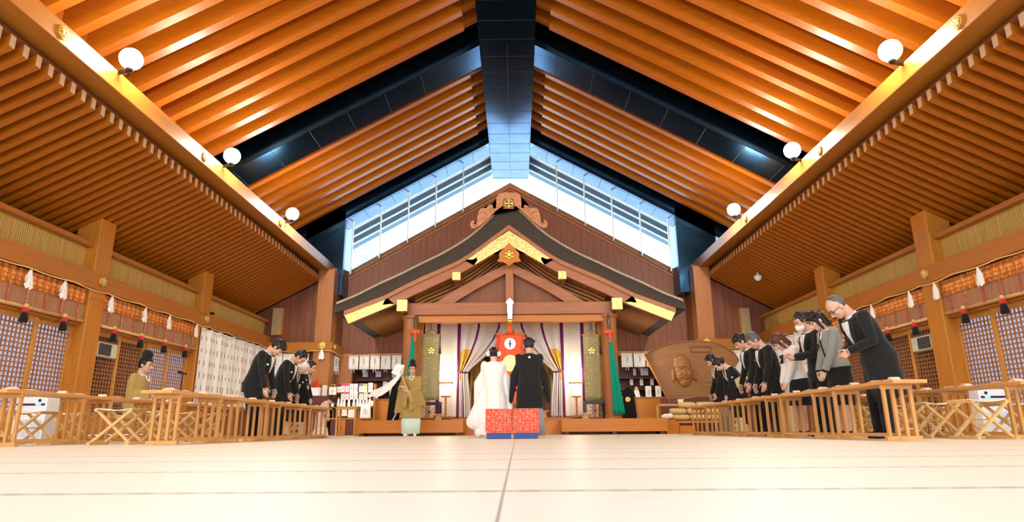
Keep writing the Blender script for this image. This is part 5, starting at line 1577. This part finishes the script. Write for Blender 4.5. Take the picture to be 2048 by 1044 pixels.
for k, (x, w, h) in enumerate(((662, 60, 75), (806, 62, 70), (975, 42, 95))):
    packet(*px5(x, 352+10*(k == 2)), 22.5, S5(w), S5(h), f'pale blue printed sheet hanging under the left shop curtain, {nm[k]} from the pillar', 'printed sheets', mat='tagblue', d=.01, name='printed_sheet', cat='sheet', hang=2.57)
packet(*px5(880, 495), 22.4, S5(55), S5(110), 'white charm packet standing alone on the dark shelf', 'charm packets on the dark shelf', z=1.452)
packet(*px5(715, 470), 22.4, S5(50), S5(80), 'white charm packet at the end of the dark shelf near the rack', 'charm packets on the dark shelf', z=1.452)
packet(*px5(945, 560), 21.5, S5(32), S5(120), 'narrow cream upright sign on the counter left of the altar', None, mat='cream', z=1.142)
# rack holding them
t = empty('charm_rack', ((at(520, 700, 20.9)).x*0+at(705, 790, 20.95).x, 20.95, .36), 'tiered wooden rack for charm packets by the left corner pillar', 'rack')
a0, a1 = at(*px5(318, 600), 20.95).x-t.location.x, at(*px5(760, 600), 20.95).x-t.location.x
for y_, pz in ((-.08, 548), (-.14, 640), (-.28, 682)):
    z = at(*px5(500, pz if pz != 548 else 524), 20.95+y_).z-.36; MB().mm((a0, y_-.1, z-.02), (a1, y_+.12, z)).build('tier', M['stile'], t)
for x_ in (a0, a1): MB().mm((x_, -.1, -.3), (x_+.04, .15, at(*px5(500, 430), 20.9).z-.36)).build('upright', M['stile'], t)
MB().mm((a0, .15, -.3), (a1, .18, at(*px5(500, 430), 20.95).z-.36)).build('back', M['dark_wood'], t)
# low shelf with drawers below
t = empty('low_cabinet', (at(703, 845, 20.35).x, 20.4, 0), 'low wooden cabinet with dark drawers under the paper bags', 'cabinet')
L0, L1 = at(*px5(305, 810), 20.4).x-t.location.x, at(*px5(722, 810), 20.4).x-t.location.x
zz = at(*px5(500, 803), 20.4).z
MB().mm((L0, -.25, zz-.04), (L1, .28, zz)).build('top', M['stile'], t, bevel=.006)
MB().mm((L0, -.22, 0), (L1, .28, zz-.04)).build('body', M['dark_wood'], t)
for k in range(5):
    x_ = L0+(L1-L0)*(k+.5)/5
    d_ = MB().box((x_, -.225, (zz-.04)/2), ((L1-L0)/5.4, .02, (zz-.08))).build('drawer', M['stage' if k % 2 else 'dark_wood'], t)
    MB().ell((x_, -.245, (zz-.04)/2), .018, .014, .018, None, 8, 6).build('knob', M['black'], d_)
# white box with red ornament
a = at(*px5(115, 560), 20.3)
t = empty('offering_box', (a.x, 20.3, a.z), 'white square box beside the left corner pillar', 'box')
w_ = S5(82); MB().box((0, 0, w_/2), (w_, w_, w_)).build('box_body', M['white'], t, bevel=.006)
MB().box((0, 0, w_-.01), (w_+.02, w_+.02, .03)).build('lid', M['whitecloth'], t)
m = MB(); rnd = random.Random(3)
for k in range(14): m.ell((rnd.uniform(-.10, .10), rnd.uniform(-.06, .06), rnd.uniform(.04, .2)), .05, .05, .05, None, 8, 6)
o = m.build('red_bouquet', M['redlac'], remesh=.014); o.location = (a.x, 20.3, a.z+w_-.0); tag(o, 'clustered red decoration sitting on the white box', 'ornament')
# stool-height stand carrying that box and bags
o = MB().mm((-.6, -.2, 0), (.30, .2, at(*px5(115, 560), 20.3).z-.001)).build('display_stand', M['dark_wood']); o.location = (a.x+.1, 20.35, 0); tag(o, 'dark display stand under the white box by the left corner pillar', 'stand')
# side table with straw mats
a = at(*px5(475, 690), 17.3)
t = empty('side_table', (a.x, 17.3, 0), 'small square wooden table with straw mats, left of the step bench', 'table')
MB().box((0, 0, a.z-.02), (.56, .40, .04)).build('table_top', M['table'], t, bevel=.005)
for sx_ in (-1, 1):
    for sy in (-1, 1): MB().box((sx_*.24, sy*.16, a.z/2-.02), (.05, .05, a.z-.04)).build('leg', M['tablez'], t)
for k, x_ in enumerate((-.13, .13)):
    o = MB().lathe([(.10, 0), (.125, .012), (.12, .03), (.04, .04)], n=18).build('straw_mat', M['straw']); o.location = (a.x+x_, 17.3, a.z); tag(o, 'round straw mat on the side table, ' + ('left one' if k == 0 else 'right one'), 'mat', 'straw mats')

# right alcove goods
for k, (x, w, h) in enumerate(((272, 36, 78), (380, 90, 84))):
    packet(*px6(x, 335), 22.5, S5(w), S5(h), f'pale printed sheet hanging under the right shop curtain, {nm[k]} from the pillar', 'printed sheets', mat='tagblue', d=.01, name='printed_sheet', cat='sheet', hang=2.57)
for k, (x, y, w, h) in enumerate(((238, 442, 36, 84), (348, 444, 38, 88), (463, 440, 36, 80), (196, 472, 42, 62), (424, 540, 66, 120), (532, 540, 62, 120))):
    packet(*px6(x, y), 22.45 if k < 3 else 21.6, S5(w), S5(h), f'white charm packet on the right shop {"shelf" if k < 3 else "counter"}, {nm[k % 3]} from the porch pillar', 'charm packets right of the altar', hang=1.80 if k < 3 else None, z=None if k < 3 else 1.145)
a = at(*px6(305, 535), 21.4)
t = empty('charm_doll', (a.x, 21.6, 1.142), 'white wrapped charm figure with straw top on the right counter', 'figure')
MB().prism([(-.12, -.03, 0), (.12, -.03, 0), (.07, -.03, .24), (-.07, -.03, .24)], (0, .06, 0)).build('wrapper', M['white'], t, bevel=.01)
MB().ell((0, 0, .29), .06, .04, .06).build('straw_top', M['straw'], t, smooth=True)
# black covered object with gold crest
a, b = at(*px6(195, 462), 17.75), at(*px6(215, 800), 17.75)
t = empty('covered_drum', (b.x, 17.85, .36), 'tall black cloth covered object with a yellow crest beside the right pillar', 'cover')
H_ = a.z-.36
MB().prism([(-.24, -.1, 0), (.25, -.1, 0), (.20, -.1, H_*.72), (.15, -.1, H_*.9), (.04, -.1, H_), (-.04, -.1, H_), (-.12, -.1, H_*.9), (-.17, -.1, H_*.72)], (0, .2, 0)).build('black_cover', M['blackcloth'], t, bevel=.03)
m = MB(); flower(m, (-.02, H_*.62), .085, -.11, .012, 8); m.build('yellow_crest', M['gold'], t)
MB().tube([(-.21, -.11, 0), (-.16, -.11, H_*.7)], .008, 6).tube([(.22, -.11, 0), (.17, -.11, H_*.7)], .008, 6).build('gold_cord', M['rope'], t)
a, b = at(*px5(985, 490), 18.0), at(*px5(985, 800), 18.0)
o = MB().prism([(-.22, -.1, 0), (.28, -.1, 0), (.22, -.1, .8), (.1, -.1, 1.05), (-.08, -.1, 1.0), (-.16, -.1, .7)], (0, .2, 0)).build('covered_drum', M['blackcloth'], bevel=.03); o.location = (b.x, 18.05, .36); tag(o, 'tall black cloth covered object behind the robed person with the wand', 'cover')

# carved fan-shaped board
def fan_board():
    Y = 19.55
    P = lambda x, y: at(x, y, Y)
    c = P(1382, 745)
    t = empty('carved_fan_board', (c.x, Y, 0), 'huge fan shaped wooden board carved with a smiling bearded face, right of the altar', 'carving')
    q = lambda x, y: P(x, y)-V3((c.x, Y, 0))
    top = [(1288, 710), (1303, 701), (1322, 692), (1345, 685.5), (1370, 682), (1398, 681), (1425, 684), (1450, 693), (1470, 707), (1479, 720)]
    botm = [(1432, 797), (1415, 794.5), (1395, 794), (1375, 797), (1356, 802), (1340, 806)]
    out = [q(*p) for p in top+botm]
    b = MB().prism([v for v in out], (0, .16, 0)).build('board', M['fan'], t, bevel=.03)
    # raised rim
    cen = sum(out, V3())/len(out)
    pts = [cen+(v-cen)*.985 for v in out]; pts.append(pts[0])
    MB().tube([p+V3((0, -.005, 0)) for p in pts], .028, 6, cap=False).build('rim', M['fan'], t)
    m = MB(); r0 = [q(1381, 694), q(1421, 694), q(1421, 704), q(1381, 704)]
    for u, v in zip(r0, r0[1:]+r0[:1]): m.bar(u+V3((0, -.01, 0)), v+V3((0, -.01, 0)), .02, .02)
    m.build('inset_border', M['dark_wood'], t)
    # face in relief
    f = q(1368, 746); k = .0159      # metres per photo pixel there
    F = lambda x, y, d=0: f+V3((x*k, -d, -y*k))
    m = MB(); m.ell(F(0, 2), 19*k, .17, 20*k, None, 24, 14)
    m.ell(F(-2, -17), 17*k, .14, 14*k, None, 18, 10); m.ell(F(-5, -26), 13*k, .12, 9*k, None, 16, 10)
    for sd in (-1, 1):
        m.ell(F(sd*21, 2), 4*k, .10, 9*k, None, 12, 8); m.ell(F(sd*21, 11), 3.4*k, .10, 5*k, None, 10, 8)
        m.ell(F(sd*8, 3, .12), 5.5*k, .07, 5*k, None, 12, 8)
        m.tube([F(sd*3, -6.5, .155), F(sd*6.5, -9, .155), F(sd*11, -6.5, .125)], 1.0*k, 8)
        m.tube([F(sd*4, -2.2, .15), F(sd*7, -3.8, .15), F(sd*10.5, -1.8, .12)], .8*k, 8)
        m.tube([F(sd*1.5, 6, .17), F(sd*6, 6.8, .16), F(sd*12, 10, .12)], [1.6*k, 1.8*k, .8*k], 8)
    m.ell(F(0, 2.5, .14), 3.6*k, .07, 3.2*k, None, 12, 8); m.caps(F(0, -6, .13), F(0, 2, .16), 1.6*k, 2.4*k, 10)
    m.ell(F(0, 17, .03), 10*k, .12, 9*k, None, 16, 10); m.ell(F(0, 10.8, .14), 4*k, .05, 1.6*k, None, 10, 6)
    m.tube([F(-13, -11, .12), F(0, -13, .15), F(12, -11, .12)], 1.3*k, 8); m.tube([F(-12, -15, .10), F(-2, -17, .13), F(10, -15, .1)], 1.0*k, 8)
    m.build('carved_face', M['fan'], t, remesh=.014, sm=2)
    m = MB().mm((-.9, -.02, 0), (.9, .4, at(1380, 800, Y).z+.05)); m.build('support', M['dark_wood'], t)
M['fan'] = wood('carved_board_wood', (.27, .115, .028), 0, .45, .25, scale=.5)
fan_board()

# straw rice bales on a low rack
a = at(*px6(550, 830), 17.6)
Yb = 18.1
t = empty('bale_rack', (at(1395, 840, Yb).x, Yb, 0), 'low wooden rack carrying straw rice bales, right of the altar', 'rack')
zt = at(1370, 842, Yb).z
xa, xb = at(1346, 842, Yb).x-t.location.x, at(1470, 842, Yb).x-t.location.x
MB().mm((xa, -.25, zt-.05), (xb, .25, zt)).build('platform', M['stile'], t)
for k in range(4): MB().mm((xa+(xb-xa)*k/3-.03+(.03 if k == 0 else -.03 if k == 3 else 0), -.22, 0), (xa+(xb-xa)*k/3+.03, .22, zt-.05)).build('leg', M['dark_wood'], t)
zr = at(1340, 809, Yb).z
MB().bar((xa-.35, .3, zr), (xb, .3, zr), .06, .06).bar((xa-.35, .3, 0), (xa-.35, .3, zr), .06, .06).bar((xb-.03, .3, 0), (xb-.03, .3, zr), .06, .06).build('back_rail', M['table'], t)
def bale():
    t = empty('rice_bale', (0, 0, 0), 'x', 'bale')
    L, r = .235, .095
    MB().lathe([(r*.55, -L), (r*.85, -L*.93), (r*.98, -L*.7), (r*1.02, 0), (r*.98, L*.7), (r*.85, L*.93), (r*.55, L)], n=18).build('straw_body', M['straw'], t, smooth=True)
    for z in (-.62, -.05, .62): MB().lathe([(r*1.01, L*z-.008), (r*1.05, L*z), (r*1.01, L*z+.008)], n=16).build('straw_band', M['rope'], t)
    for c in t.children: c.data.transform(Matrix.Rotation(R(90), 4, 'Y'))
    return t
b0 = bale(); nb = 0
for r_, nrow in enumerate((6, 6, 5)):
    for k in range(nrow):
        x = t.location.x+xa+.06+.29*(.5+k)+.0+(.15 if r_ == 2 else 0)*1.2-.02*(r_ == 1); z = zt+.10+.165*r_
        x = t.location.x+xa+.20+.485*k+(.2 if r_ == 2 else -.06*(r_ == 1))
        if x > t.location.x+xb+.05: continue
        c = b0 if nb == 0 else copy_tree(b0)
        nb += 1
        c.location = (x, Yb-.05+.012*((k+r_) % 3), z); c.rotation_euler = (0, 0, 0)
        c.scale = (.98, 1, .80)
        tag(c, f'straw rice bale in the {["bottom", "middle", "top"][r_]} layer, {nm[k]} from the altar side', 'bale', 'straw rice bales')
a = at(*px6(778, 645), 17.7)
packet(*px6(778, 648), 18.4, .13, .13, 'small white box on the rail behind the rice bales', None, mark=False, d=.1)
a = at(*px6(625, 795), 17.55)
o = MB().ell((0, 0, .07), .16, .1, .075).ell((.1, .02, .09), .08, .08, .07).build('white_sack', M['whitecloth'], remesh=.012, sm=3); o.location = (a.x, 17.55, a.z-.05); tag(o, 'crumpled white sack beside the lowest rice bales', 'sack')
o = MB().mm((-.24, -.14, 0), (.24, .14, a.z-.06)).build('sack_stand', M['stage']); o.location = (a.x-.05, 17.55, 0); tag(o, 'small wooden stand under the crumpled white sack', 'stand')
M['leaf'] = paper_mat('leaf', (.50, .62, .52), .5)
# tree seen through the lower left of the gable window
t = empty('tree', (-9.0, 31.0, 0), 'pale sunlit tree beyond the lower left of the gable window', 'tree')
MB().tube([(0, 0, 0), (.1, 0, 4), (-.1, .1, 8)], [.2, .16, .08], 8).build('trunk', M['stile'], t, smooth=True)
m = MB(); rnd = random.Random(5)
for k in range(900):
    v = V3((rnd.gauss(0, 1), rnd.gauss(0, 1), rnd.gauss(0, 1))).normalized()*rnd.uniform(.6, 1)
    p = V3((v.x*2.4, v.y*1.6, 8.2+v.z*2.0)); a = V3((rnd.uniform(-1, 1), rnd.uniform(-1, 1), rnd.uniform(-1, 1))).normalized(); b_ = a.orthogonal().normalized()
    m.poly([p-a*.2, p+b_*.08, p+a*.2, p-b_*.08], [(0, 1, 2, 3)])
m.build('foliage', M['leaf'], t)
M['fillglow'] = emit('fill_glow', (1, .92, .8), 8)
# added fill lamps, hidden behind the porch pillars to brighten the alcoves
for s, sd in ((-1, 'left'), (1, 'right')):
    t = empty('fill_lamp', (XC+s*3.05, 19.35, 2.1), f'added alcove fill lamp, an upright tube on the altar side wall behind the {sd} porch pillar', 'lamp', 'added fill lamps')
    MB().mm((-.05, -.025, -.7), (.01, .025, .7)).build('housing', M['bluishwhite'], t)
    MB().tube([(s*.022, 0, -.65), (s*.022, 0, .65)], .016, 8).build('tube', M['fillglow'], t)
    L = bpy.data.lights.new('fill_light', 'AREA'); L.shape = 'RECTANGLE'; L.size = 1.3; L.size_y = .06; L.energy = 48; L.color = (1, .90, .76)
    o = bpy.data.objects.new('fill_light', L); COL.objects.link(o); o.parent = t; o.location = (s*.06, 0, 0); o.rotation_euler = (0, -s*R(90), s*R(25))
